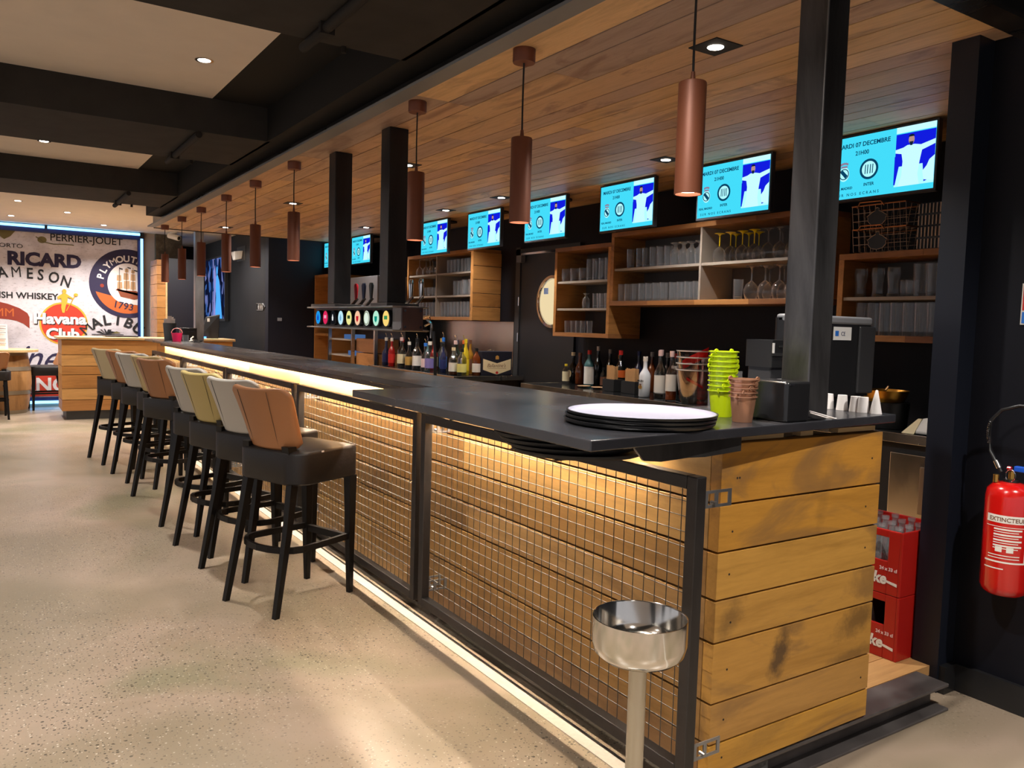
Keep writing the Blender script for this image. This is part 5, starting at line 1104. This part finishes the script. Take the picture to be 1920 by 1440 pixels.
ch = [(EX-0.02, EY+0.028, 0.918), (EX-0.02, EY+0.045, 0.945), (EX-0.01, EY+0.075, 0.99), (EX, EY+0.092, 1.04), (EX, EY+0.088, 1.10), (EX, EY+0.05, 1.145), (EX, EY-0.01, 1.166), (EX, EY-0.08, 1.165), (EX+0.01, EY-0.14, 1.13)]
hs = MB().tube(ch, 0.0065, 10).build('hose', BLK, t_, smooth=60)
m = MB()
for k in range(12):
    f = k/11; z = 1.018+0.078*f; y = EY+0.088+0.005*math.sin(f*3); m.lathe([(0.0075, -0.0016), (0.0105, 0), (0.0075, 0.0016)], (EX, y, z), 12, cap=False)
m.build('spring_sleeve', CHROME, hs, smooth=60)
MB().tube([(EX-0.02, EY+0.036, 0.930), (EX-0.016, EY+0.052, 0.955)], 0.010, 10).build('hose_ferrule', CHROME, hs, smooth=40)
# label wraps the camera side of the cylinder
def wrap(m, a0, a1, z0, z1, rr, n=14):
    vs = []; fs = []
    for i in range(n+1):
        a = R(a0+(a1-a0)*i/n); vs += [(EX+rr*math.cos(a), EY+rr*math.sin(a), z0), (EX+rr*math.cos(a), EY+rr*math.sin(a), z1)]
    for i in range(n): fs.append((2*i, 2*i+2, 2*i+3, 2*i+1))
    return m.add(vs, fs)
m = MB(); A0, A1 = 150, 250; rr = 0.0806
wrap(m, A0, A1, 0.742, 0.770, rr); wrap(m, A0, A1, 0.596, 0.602, rr); wrap(m, A1-3, A1, 0.602, 0.742, rr); wrap(m, A1+4, A1+7, 0.60, 0.735, rr)
for k in range(4): wrap(m, 172, 238, 0.716-0.020*k, 0.722-0.020*k, rr); wrap(m, 172, 230, 0.708-0.020*k, 0.711-0.020*k, rr)
wrap(m, 160, 235, 0.622, 0.625, rr); wrap(m, 160, 235, 0.612, 0.615, rr); wrap(m, A0, A1, 0.727, 0.729, rr)
for k in range(2): wrap(m, 178+26*k, 194+26*k, 0.636, 0.655, rr)
wrap(m, 150, 200, 0.572, 0.576, rr); wrap(m, 205, 240, 0.560, 0.585, rr) if False else None
m.build('instruction_label', CC['white'], t_)
def wrap_text(s_, a0, z, size, mat, parent, rr):
    cu = bpy.data.curves.new('t', 'FONT'); cu.body = s_; cu.size = size; cu.offset = 0.02*size; cu.resolution_u = 3
    ob = bpy.data.objects.new('t', cu); me = bpy.data.meshes.new_from_object(ob); bpy.data.objects.remove(ob)
    for v in me.vertices:
        a = R(a0)+v.co.x/rr; v.co = Vector((EX+rr*math.cos(a), EY+rr*math.sin(a), z+v.co.y))-ORG[parent.name]
    me.materials.clear(); me.materials.append(mat)
    o = bpy.data.objects.new('lettering', me); COL.objects.link(o); o.parent = parent
wrap_text('EXTINCTEUR', 158, 0.748, 0.021, CC['brown'], t_, 0.0812)
SGX = 3.239
t_ = thing('safety_sign', 'small red over blue fire safety sign on the right wall, cut by the picture edge', 'sign', (SGX, 1.40, 1.47))
MB().box(SGX-0.004, SGX, 1.36, 1.497, 1.462, 1.615).build('sign_plate', CC['white'], t_); 
MB().box(SGX-0.0055, SGX-0.004, 1.365, 1.492, 1.515, 1.610).build('red_field', CC['red'], t_); MB().box(SGX-0.0055, SGX-0.004, 1.365, 1.492, 1.467, 1.509).build('blue_field', CC['blue'], t_)

# ================================================================== far end: printed wall, island, barrel
YM = 14.05; RX, UX = (1, 0, 0), (0, 0, 1)
def fm(m, pts, y=YM, d=0.002): m.prof(pts, (0, y, 0), (1, 0, 0), (0, 0, 1), (0, -d, 0)); return m
def ringm(m, cx, cz, r0, r1, y, a0=0, a1=360, n=48, d=0.002):
    for k in range(n):
        a, b_ = R(a0+(a1-a0)*k/n), R(a0+(a1-a0)*(k+1)/n)
        fm(m, [(cx+r0*math.cos(a), cz+r0*math.sin(a)), (cx+r1*math.cos(a), cz+r1*math.sin(a)), (cx+r1*math.cos(b_), cz+r1*math.sin(b_)), (cx+r0*math.cos(b_), cz+r0*math.sin(b_))], y, d)
t = NT('scuffed_print'); b = t.bsdf(Roughness=0.7); tc = t.n('TexCoord')
mp = t.n('Mapping', ins={'Scale': (1, 1, 2.2)}); t.l(tc.outputs['Object'], mp.inputs[0])
n1 = t.n('TexNoise', ins={'Scale': 16.0, 'Detail': 6.0, 'Roughness': 0.8}); t.l(mp.outputs[0], n1.inputs[0]); n2 = t.n('TexNoise', ins={'Scale': 1.6, 'Detail': 4.0}); t.l(tc.outputs['Object'], n2.inputs[0])
r1 = ramp(t, [(0.30, srgb(120, 112, 122)), (0.40, srgb(184, 178, 186)), (0.47, srgb(206, 200, 208)), (1, srgb(214, 208, 214))], n1.outputs[0])
r2 = ramp(t, [(0.36, (0.55, 0.52, 0.52)), (0.5, (1, 1, 1))], n2.outputs[0]); mm = t.n('MixRGB', blend_type='MULTIPLY', ins={0: 0.7}); t.l(r1.outputs[0], mm.inputs[1]); t.l(r2.outputs[0], mm.inputs[2]); t.l(mm.outputs[0], b.inputs[0])
SCUFF = t.m
NAVY = pc('print_navy', (34, 26, 62), 0.7); PBLK = pc('print_black', (24, 22, 26), 0.7); PRED = pc('print_red', (190, 52, 30), 0.7); PORG = pc('print_orange', (186, 92, 38), 0.7); PGOLD = pc('print_gold', (206, 160, 50), 0.7); PWH = pc('print_white', (220, 214, 214), 0.7); PBR = pc('print_brown', (134, 46, 30), 0.7); PTAN = pc('print_tan', (176, 140, 104), 0.7); POLV = pc('print_olive', (110, 100, 60), 0.7)
mu = thing('printed_wall_panel', 'large scuffed white wall print of drinks lettering, framed by glowing blue light tubes', 'wall art', (0.2, YM, 0.12))
MB().box(-2.6, 2.03, YM, YM+0.04, 0.13, 2.62).build('print_ground', SCUFF, mu)
Y1, Y2, Y3, Y4 = YM-0.0005, YM-0.003, YM-0.006, YM-0.009
def mt(s_, x, z, size, mat, y=Y2, **k): return text(s_, 'lettering', mu, mat, (x, y, z), RX, UX, size, 0.002, **k)
mt('RICARD', 0.25, 2.115, 0.262, NAVY, bold=0.05, sx=1.03)
for ch, x, z, a in (('J', 0.03, 1.90, 14), ('A', 0.145, 1.915, 10), ('M', 0.30, 1.935, 5), ('E', 0.49, 1.93, 0), ('S', 0.63, 1.92, -4), ('O', 0.765, 1.90, -9), ('N', 0.92, 1.855, -16)):
    ra = R(a); text(ch, 'lettering', mu, PBLK, (x, Y2, z-0.015), (math.cos(ra), 0, math.sin(ra)), (-math.sin(ra), 0, math.cos(ra)), 0.225, 0.002, 0.0 if ch == 'M' else 0.02, sx=0.80)
mt('IRISH WHISKEY', 0.03, 1.615, 0.128, PBLK, bold=0.025, sx=1.0)
mt('PERRIER-JOUET', 0.80, 2.50, 0.15, PBLK, bold=0.01, sx=0.98); mt('PORTO', 0.10, 2.355, 0.085, PBLK, sx=1.25)
MB().tube([(0.62, Y2, 2.54), (0.72, Y2, 2.47), (0.85, Y2, 2.445), (1.0, Y2, 2.455), (1.12, Y2, 2.45)], 0.007, 4).build('flourish', POLV, mu)
m = MB(); fm(m, ell(0.70, 2.50, 0.06, 0.05, 14), Y2); fm(m, [(0.10, 2.60), (0.36, 2.60), (0.30, 2.52), (0.22, 2.47), (0.14, 2.53)], Y2); m.build('leaf_patch', POLV, mu)
# round seal with a ship
cx, cz = 1.86, 1.905
m = MB(); 
pts = [(cx+0.54*math.cos(R(a)), cz+0.54*math.sin(R(a))) for a in range(72, 291, 6)]; pts = [(min(x, 2.028), z) for x, z in pts]+[(2.028, cz-0.505)]+[(2.028, cz+0.51)]
fm(m, pts, Y1); m.build('round_seal', NAVY, mu)
m = MB(); pts = [(cx+0.47*math.cos(R(a)), cz+0.47*math.sin(R(a))) for a in range(197, 291, 5)]
fm(m, pts+[(2.028, cz-0.44), (2.028, cz-0.30)], Y2, 0.001); m.build('seal_band', PORG, mu)
m = MB(); pts = [(cx+0.285*math.cos(R(a)), cz+0.285*math.sin(R(a))*1.12) for a in range(54, 260, 6)]; fm(m, [(2.028, cz+0.27)]+pts+[(2.0, cz-0.33), (2.028, cz-0.30)], Y3, 0.001); m.build('seal_centre', PWH, mu)
arc_text('PLYMOUTH', 'lettering', mu, PWH, (cx, Y3, cz), RX, UX, 0.345, 166, 62, 0.135, 0.03)
o = text('1793', 'lettering', mu, NAVY, (1.645, Y3, 1.535), (0.985, 0, -0.17), (0.17, 0, 0.985), 0.15, 0.002, 0.01)
m = MB(); fm(m, ell(1.50, 1.86, 0.028, 0.028, 12), Y3); m.build('seal_dot', PBR, mu)
m = MB(); Y5 = Y4
fm(m, [(1.69, 1.80), (2.028, 1.72), (2.028, 1.77), (1.98, 1.80), (1.80, 1.80), (1.72, 1.83)], Y5); fm(m, [(1.71, 1.82), (1.76, 1.70), (1.96, 1.66), (2.028, 1.68), (2.028, 1.76)], Y5); m.build('ship_hull', pc('print_rust', (130, 66, 40), 0.7), mu)
m = MB()
for (x, z, w, h) in ((1.75, 1.83, 0.085, 0.10), (1.74, 1.95, 0.075, 0.085), (1.85, 1.83, 0.10, 0.12), (1.84, 1.97, 0.085, 0.10), (1.94, 1.82, 0.085, 0.12), (1.94, 1.96, 0.08, 0.10), (1.85, 2.085, 0.06, 0.055), (1.94, 2.075, 0.06, 0.05)):
    fm(m, [(x-w*0.45, z), (x, z-h*0.08), (x+w*0.45, z), (x+w*0.38, z+h), (x-w*0.38, z+h)], Y5)
m.build('ship_sail', PTAN, mu)
m = MB()
for x in (1.745, 1.845, 1.94): m.tube([(x, Y5-0.004, 1.80), (x, Y5-0.004, 2.16)], 0.003, 4)
for x, z in ((1.745, 2.15), (1.86, 2.17), (1.955, 2.13)): fm(m, [(x, z), (x+0.05, z-0.012), (x+0.045, z-0.03), (x, z-0.018)], Y5-0.002)
m.build('ship_mast', PBLK, mu)
# oval rum badge
m = MB(); fm(m, ell(0.975, 1.255, 0.325, 0.325, 40), Y1); m.build('badge_ring', PGOLD, mu)
m = MB(); fm(m, ell(0.975, 1.255, 0.30, 0.30, 40), Y2); m.build('badge_disc', PRED, mu)
for off, mat_, yy in (((0.012, -0.012), PBLK, Y3), ((0, 0), PWH, Y4)):
    mt('Havana', 0.57+off[0], 1.255+off[1], 0.215, mat_, yy, bold=0.04, sx=1.12); mt('Club', 0.735+off[0], 1.03+off[1], 0.215, mat_, yy, bold=0.04, sx=1.08)
m = MB(); fm(m, [(0.955, 1.42), (0.985, 1.42), (1.0, 1.52), (1.025, 1.60), (1.03, 1.66), (1.10, 1.63), (1.105, 1.645), (1.04, 1.69), (1.01, 1.71), (0.97, 1.715), (0.93, 1.69), (0.89, 1.66), (0.90, 1.62), (0.94, 1.64), (0.95, 1.58), (0.94, 1.50)], Y4); fm(m, ell(0.985, 1.745, 0.028, 0.035, 12), Y4)
m.tube([(1.01, Y4-0.002, 1.45), (1.13, Y4-0.002, 1.69)], 0.006, 4); fm(m, ell(1.14, 1.70, 0.03, 0.025, 8), Y4); m.build('gold_figure', PGOLD, mu)
arc_text('MALIBU', 'lettering', mu, PBLK, (1.655, Y3, 0.78), RX, UX, 0.48, 133, 50, 0.215, 0.03)
m = MB()
for a in (150, 120, 95, 60, 30): ra = R(a); fm(m, [(1.55, 1.10), (1.55+0.09*math.cos(ra)-0.02*math.sin(ra), 1.10+0.07*math.sin(ra)+0.02), (1.55+0.16*math.cos(ra), 1.10+0.09*math.sin(ra)), (1.55+0.08*math.cos(ra)+0.02*math.sin(ra), 1.10+0.05*math.sin(ra)-0.01)], Y3)
m.build('palm_leaves', PBLK, mu); fm(MB(), [(1.62, 1.12), (1.70, 1.155), (1.76, 1.13), (1.70, 1.12)], Y3).build('palm_leaf', POLV, mu)
fm(MB(), [(1.35, 1.095), (1.80, 1.095), (1.80, 1.105), (1.35, 1.105)], Y3).build('print_rule', PBLK, mu)
# brown banner, script word, red banner at the bottom
fm(MB(), [(-0.5, 1.55), (0.10, 1.565), (0.25, 1.53), (0.40, 1.47), (0.50, 1.40), (0.525, 1.34), (0.525, 1.17), (0.45, 1.24), (0.36, 1.28), (0.26, 1.30), (0.10, 1.31), (-0.5, 1.31)], Y1).build('brown_banner', PBR, mu)
mt('MUMM', -0.18, 1.345, 0.17, PORG, Y2, sx=1.0)
mt('Ballantine', 0.87, 0.54, 0.58, NAVY, Y2, bold=0.0, sx=0.80, shear=0.5, align='RIGHT')
fm(MB(), [(-2.6, 0.15), (1.6, 0.15), (1.6, 0.50), (-2.6, 0.50)], Y1).build('red_banner', PRED, mu); mt('BLANC', 0.10, 0.225, 0.29, PWH, Y2, bold=0.03, sx=0.98)
BLUET = emit('blue_tube', (0.20, 0.58, 1.0), 3.6*EK); BLUEH = plain('blue_tube_housing', (0.01, 0.02, 0.09), 0.35)
t_ = thing('light_tube_frame', 'blue glowing neon tube frame around the printed wall panel', 'neon frame', (0.2, YM-0.05, 0.06))
m = MB()
m.box(-2.6, 0.73, YM-0.075, YM-0.045, 2.668, 2.704); m.box(0.77, 2.035, YM-0.075, YM-0.045, 2.668, 2.704); m.box(2.045, 2.078, YM-0.075, YM-0.045, 0.10, 2.62); m.box(-2.6, 2.04, YM-0.075, YM-0.045, 0.045, 0.085)
m.build('tube', BLUET, t_)
m = MB(); m.box(-2.6, 2.10, YM-0.045, YM-0.002, 2.60, 2.708); m.box(2.005, 2.09, YM-0.045, YM-0.002, 0.08, 2.61); m.box(-2.6, 2.09, YM-0.045, YM-0.002, 0.085, 0.14); m.build('housing', BLUEH, t_)
m = MB(); m.box(2.035, 2.095, YM-0.085, YM-0.04, 2.62, 2.71); m.box(0.735, 0.765, YM-0.08, YM-0.04, 2.664, 2.708); m.build('corner_clip', BLK, t_)

# island counter
t_ = thing('island_counter', 'plank clad island counter with a pale wooden top, beyond the far end of the bar', 'counter', (1.9, 12.4, 0))
m = MB(); rg = random.Random(8); zr = [0.12, 0.29, 0.455, 0.655, 0.78, 0.93, 0.975+0.0, 1.06]
zr = [0.115, 0.255, 0.400, 0.590, 0.705, 0.855, 0.995-0.0, 1.065]
zr = [0.115, 0.265, 0.415, 0.60, 0.715, 0.865, 1.065]
for lo, hi in zip(zr[:-1], zr[1:]):
    x = 0.81
    while x < 2.99: e = min(3.0, x+rg.uniform(0.7, 1.5)); m.box(x, e-0.002, 12.10, 12.13, lo+0.004, hi-0.003, rg.random()); x = e
    m.box(0.81, 0.84, 12.13, 12.75, lo+0.004, hi-0.003, rg.random())
m.build('plank_cladding', W_ISL, t_)
MB().box(0.765, 3.03, 12.06, 12.80, 1.07, 1.102).build('counter_top', W_PALE, t_, bevel=0.003)
MB().box(0.86, 2.98, 12.14, 12.72, 0.0, 1.07).build('plinth', plain('grey_plinth', (0.05, 0.05, 0.05), 0.5), t_)
MB().box(2.90, 3.0, 12.13, 12.75, 0.9, 1.07).build('end_bracket', W_ISL, t_)
tag(MB().box(1.36, 1.78, 12.4, 12.7, 1.1025, 1.118).build('slim_tablet', BLK), 'thin dark tray lying on the pale island counter', 'tray')
# barrel table and menu
BX, BY = 0.20, 13.28
t_ = thing('barrel_table', 'wine barrel used as a high table, with a round pale wooden top', 'barrel table', (BX, BY, 0))
MB().lathe([(0.255, 0.0), (0.285, 0.15), (0.315, 0.42), (0.310, 0.55), (0.285, 0.74), (0.265, 0.855)], (BX, BY, 0), 36).build('barrel', W_BARREL, t_, smooth=40)
for z, ra, rb, h in ((0.0, 0.258, 0.266, 0.05), (0.27, 0.303, 0.311, 0.055), (0.60, 0.309, 0.300, 0.055), (0.81, 0.276, 0.267, 0.05)): MB().lathe([(ra, z), (rb, z+h)], (BX, BY, 0), 36, cap=False).build('hoop', plain('barrel_hoop', srgb(150, 136, 116), 0.4, 0.6), t_, smooth=40)
MB().cyl((BX-0.02, BY-0.317, 0.40), 0.02, 0.01, 14, 'Y').build('bung_hole', BLKM, t_)
MB().lathe([(0.001, 0.857), (0.40, 0.857), (0.40, 0.890), (0.001, 0.890)], (BX, BY, 0), 44, cap=False).build('table_top', W_PALE, t_, smooth=40)
t_ = thing('menu_card', 'white folded menu card standing on the barrel table', 'menu', (0.07, 13.2, 0.8905))
MB().hexa([(-0.10, 13.15, .8905), (0.235, 13.18, .8905), (0.235, 13.195, .8905), (-0.10, 13.165, .8905)], [(-0.10, 13.17, 1.245), (0.225, 13.20, 1.235), (0.225, 13.205, 1.235), (-0.10, 13.175, 1.245)]).build('card', PAPER, t_)
m = MB()
for z in (0.97, 1.03, 1.12, 1.17, 1.21): m.box(0.10, 0.21, 13.155+0.03*(z-0.89), 13.165+0.03*(z-0.89), z, z+0.006)
m.build('printed_lines', pc('menu_ink', (120, 90, 90), 0.8), t_)
put(PROT[TAN.name], USED, (0.70, 13.60, 0), R(188), 'tan backed bar stool standing alone between the barrel table and the island', 'bar stools at the barrel table', (1, 1, 0.82))
put(PROT[TAN.name], USED, (0.02, 12.66, 0), R(90), 'bar stool cut by the left picture edge, in front of the barrel table', 'bar stools at the barrel table', (1, 1, 0.82))
# tall black cabinet with wood flank, camera, big screen, speaker, signs
t_ = thing('tall_black_cabinet', 'tall black cabinet with a plank flank behind the island counter', 'cabinet', (2.5, 13.4, 0))
MB().box(2.31, 2.83, 13.26, 13.85, 0, 2.30).build('body', plain('satin_black_cabinet', (0.010, 0.010, 0.018), 0.4), t_, bevel=0.005)
m = MB(); rg = random.Random(9); z = 0.0
while z < 2.2: h = rg.choice((0.14, 0.18, 0.2)); m.box(2.165, 2.285, 13.26, 13.85, z+0.004, min(2.27, z+h)-0.003, rg.random()*0.6); z += h
m.build('plank_flank', W_SHELF_X, t_); MB().box(2.285, 2.31, 13.25, 13.86, 0, 2.275).build('pale_edge', W_PALE, t_)
t_ = thing('security_camera', 'small white security camera on the far ceiling above the black cabinet', 'camera', (2.44, 13.5, 2.66))
MB().lathe([(0.055, 2.72), (0.055, 2.69), (0.02, 2.685)], (2.44, 13.5, 0), 20).build('mount', WHITEP, t_, smooth=40); m = MB(); m.tube([(2.38, 13.52, 2.665), (2.50, 13.38, 2.62)], 0.042, 14); m.build('camera_body', WHITEP, t_, smooth=40); MB().tube([(2.50, 13.38, 2.62), (2.503, 13.376, 2.619)], 0.03, 14).build('lens', BLK, t_)
t_ = thing('large_screen', 'large screen with a crowd and a light blue player, behind the far grey post', 'screen', (3.25, 14.3, 1.38))
MB().box(3.25, 3.305, 13.62, 15.10, 1.36, 2.44).build('housing', BLK, t_)
t = NT('crowd_picture'); tc = t.n('TexCoord'); v = t.n('TexVoronoi', ins={'Scale': 11.0}); mp = t.n('Mapping', ins={'Scale': (1, 1, 0.6)}); t.l(tc.outputs['Object'], mp.inputs[0]); t.l(mp.outputs[0], v.inputs['Vector'])
sep = t.n('SeparateColor'); t.l(v.outputs['Color'], sep.inputs[0]); r_ = ramp(t, [(0.0, (0.005, 0.008, 0.03)), (0.5, (0.01, 0.03, 0.12)), (0.7, srgb(60, 100, 170)), (0.85, srgb(110, 120, 180)), (1.0, srgb(120, 190, 240))], sep.outputs[0], 'CONSTANT')
e = t.n('Emission', ins={'Strength': 0.9*EK}); t.l(r_.outputs[0], e.inputs[0]); t.l(e.outputs[0], t.out.inputs[0])
dp = MB().box(3.2485, 3.25, 13.66, 15.06, 1.40, 2.41).build('display', t.m, t_)
m = MB(); flat(m, [(-14.30, 1.40), (-14.22, 1.75), (-14.26, 2.05), (-14.18, 2.14), (-14.10, 2.12), (-14.00, 2.02), (-13.92, 1.75), (-13.80, 1.40)], 3.2484); flat(m, ell(-14.16, 2.20, 0.055, 0.075, 14), 3.2484); m.build('player_figure', emit('player_blue', srgb(80, 170, 246), 1.1*EK), dp)
m = MB(); flat(m, [(-14.44, 1.40), (-14.36, 1.8), (-14.42, 2.2), (-14.30, 2.30), (-14.22, 2.1), (-14.28, 1.7), (-14.26, 1.4)], 3.2482); m.build('pale_figure', emit('player_lilac', srgb(150, 150, 220), 0.9*EK), dp); flat(MB(), [(-13.78, 2.33), (-13.66, 2.33), (-13.66, 2.41), (-13.78, 2.41)], 3.248).build('score_box', CYL, dp)
t_ = thing('wall_speaker', 'small white wall speaker on the dark corridor wall', 'speaker', (3.25, 12.83, 2.36))
MB().hexa([(3.19, 12.78, 2.30), (3.305, 12.78, 2.33), (3.305, 12.88, 2.33), (3.19, 12.88, 2.30)], [(3.17, 12.72, 2.43), (3.305, 12.72, 2.45), (3.305, 12.94, 2.45), (3.17, 12.94, 2.43)]).build('speaker_body', WHITEP, t_, bevel=0.01); MB().box(3.305, 3.312, 12.6, 13.1, 2.30, 2.52).build('wall_plate', BLK, t_)
t_ = thing('toilet_sign', 'small arrow shaped toilet sign with white figures on the dark corridor wall', 'sign', (3.30, 11.72, 1.58))
MB().prof([(-0.22, -0.055), (0.12, -0.055), (0.22, 0), (0.12, 0.055), (-0.22, 0.055)], (3.3095, 11.75, 1.585), (0, -1, 0), (0, 0, 1), (-0.006, 0, 0)).build('sign_plate', BLK, t_)
m = MB()
for c in (-0.11, -0.02, 0.07): m.prof(ell(c, 0.032, 0.010, 0.009, 10), (3.303, 11.75, 1.585), (0, -1, 0), (0, 0, 1), (-0.002, 0, 0)); m.prof([(c-0.018, 0.02), (c+0.018, 0.02), (c+0.012, -0.035), (c-0.012, -0.035)], (3.303, 11.75, 1.585), (0, -1, 0), (0, 0, 1), (-0.002, 0, 0))
m.build('figures', CC['white'], t_)
m = MB(); m.tube([(3.302, 11.75-p, 1.585+q) for p, q in ((-0.21, -0.048), (0.115, -0.048), (0.20, 0), (0.115, 0.048), (-0.21, 0.048))], 0.003, 4, closed=True); m.build('outline', CC['grey'], t_)
tag(MB().box(3.44, 3.50, 11.385, 11.399, 1.39, 1.435).build('wall_switch', plain('grey_switch', (0.3, 0.32, 0.38), 0.4)), 'small pale switch plate on the navy black end wall', 'switch')
# odds and ends at the far end of the bar and on the island
t_ = thing('straw_bucket', 'grey bucket stuffed with white napkins and straws at the far end of the bar', 'bucket', (1.70, 9.62, 1.145))
MB().lathe([(0.055, 0), (0.072, 0.19), (0.066, 0.19), (0.05, 0.01)], (1.70, 9.62, 1.145), 20).build('bucket_body', plain('grey_zinc', (0.10, 0.11, 0.12), 0.4, 0.5), t_, smooth=40)
m = MB(); rg = random.Random(1)
for k in range(9): a = rg.uniform(0, 6.28); r_ = rg.uniform(0, 0.045); x, y = 1.70+r_*math.cos(a), 9.62+r_*math.sin(a); m.box(x-0.02, x+0.02, y-0.008, y+0.008, 1.25, 1.38+rg.uniform(-0.02, 0.035))
m.build('napkins', PAPER, t_)
t_ = thing('pink_bucket', 'small bright pink bucket with its handle up, at the far end of the bar', 'bucket', (1.68, 9.10, 1.145))
PINK = plain('pink_lacquer', srgb(226, 40, 96), 0.3)
MB().lathe([(0.042, 0), (0.056, 0.09), (0.052, 0.09), (0.04, 0.01)], (1.68, 9.10, 1.145), 20).build('bucket_body', PINK, t_, smooth=40); MB().tube([(1.68+0.054*math.cos(PI*k/12), 9.10, 1.235+0.05*math.sin(PI*k/12)) for k in range(13)], 0.004, 6).build('handle', plain('pink_handle', srgb(226, 150, 150), 0.3), t_)
t_ = thing('black_dispenser', 'low black box with a bright opening, next to the pink bucket', 'dispenser', (1.86, 9.55, 1.145))
MB().rbox(1.80, 1.96, 9.46, 9.64, 1.145, 1.285, 0.02).build('box_body', BLK, t_, smooth=40); MB().box(1.86, 1.93, 9.455, 9.46, 1.24, 1.25).build('catch', CHROME, t_)
for x, y, lab in ((1.72, 8.86, 'clear tumbler standing at the far end of the bar'), ):
    tag(MB().lathe([(0.001, 0.002), (0.028, 0), (0.033, 0.075)], (x, y, 1.145), 16, cap=False).build('tumbler', G2, smooth=40, loc=(x, y, 1.145)), lab, 'glass')
t_ = thing('tangled_cables', 'small heap of dark cable with white plugs in front of the far grey post', 'cable', (1.82, 8.75, 1.145))
m = MB(); rg = random.Random(4); m.tube([(1.78+0.08*rg.random(), 8.6+0.5*k/14, 1.152+0.02*rg.random()) for k in range(15)], 0.006, 6); m.build('cable', BLKM, t_); m = MB(); m.tube([(1.79, 8.95, 1.155), (1.80, 9.0, 1.18), (1.83, 9.03, 1.20)], 0.007, 6); m.tube([(1.76, 8.88, 1.155), (1.80, 8.92, 1.165)], 0.008, 6); m.build('plug', WHITEP, t_)
t_ = thing('till_device', 'dark till device with a white sticker and a blue light on the island counter', 'device', (2.78, 12.45, 1.1025))  # till device with a pilot light, standing on the island
MB().hexa([(2.58, 12.40, 1.1025), (2.86, 12.36, 1.1025), (2.86, 12.55, 1.1025), (2.58, 12.55, 1.1025)], [(2.70, 12.42, 1.42), (2.88, 12.36, 1.46), (2.88, 12.42, 1.46), (2.70, 12.48, 1.42)]).build('casing', BLK, t_, bevel=0.01)
MB().box(2.70, 2.73, 12.345, 12.36, 1.35, 1.40).build('sticker', WHITEP, t_); MB().cyl((2.66, 12.33, 1.11), 0.02, 0.02, 12).build('blue_light', emit('blue_pilot', (0.05, 0.2, 1.0), 6*EK), t_)
for y0_ in (0,):
    t_ = thing('drain_pipe', 'thin black pipe dropping from the tap beam to the back counter', 'pipe', (2.30, 4.3, 0.1)); MB().tube([(2.225, 4.28, 1.36), (2.235, 4.27, 1.2), (2.24, 4.27, 0.1)], 0.010, 8).build('pipe', BLK, t_)
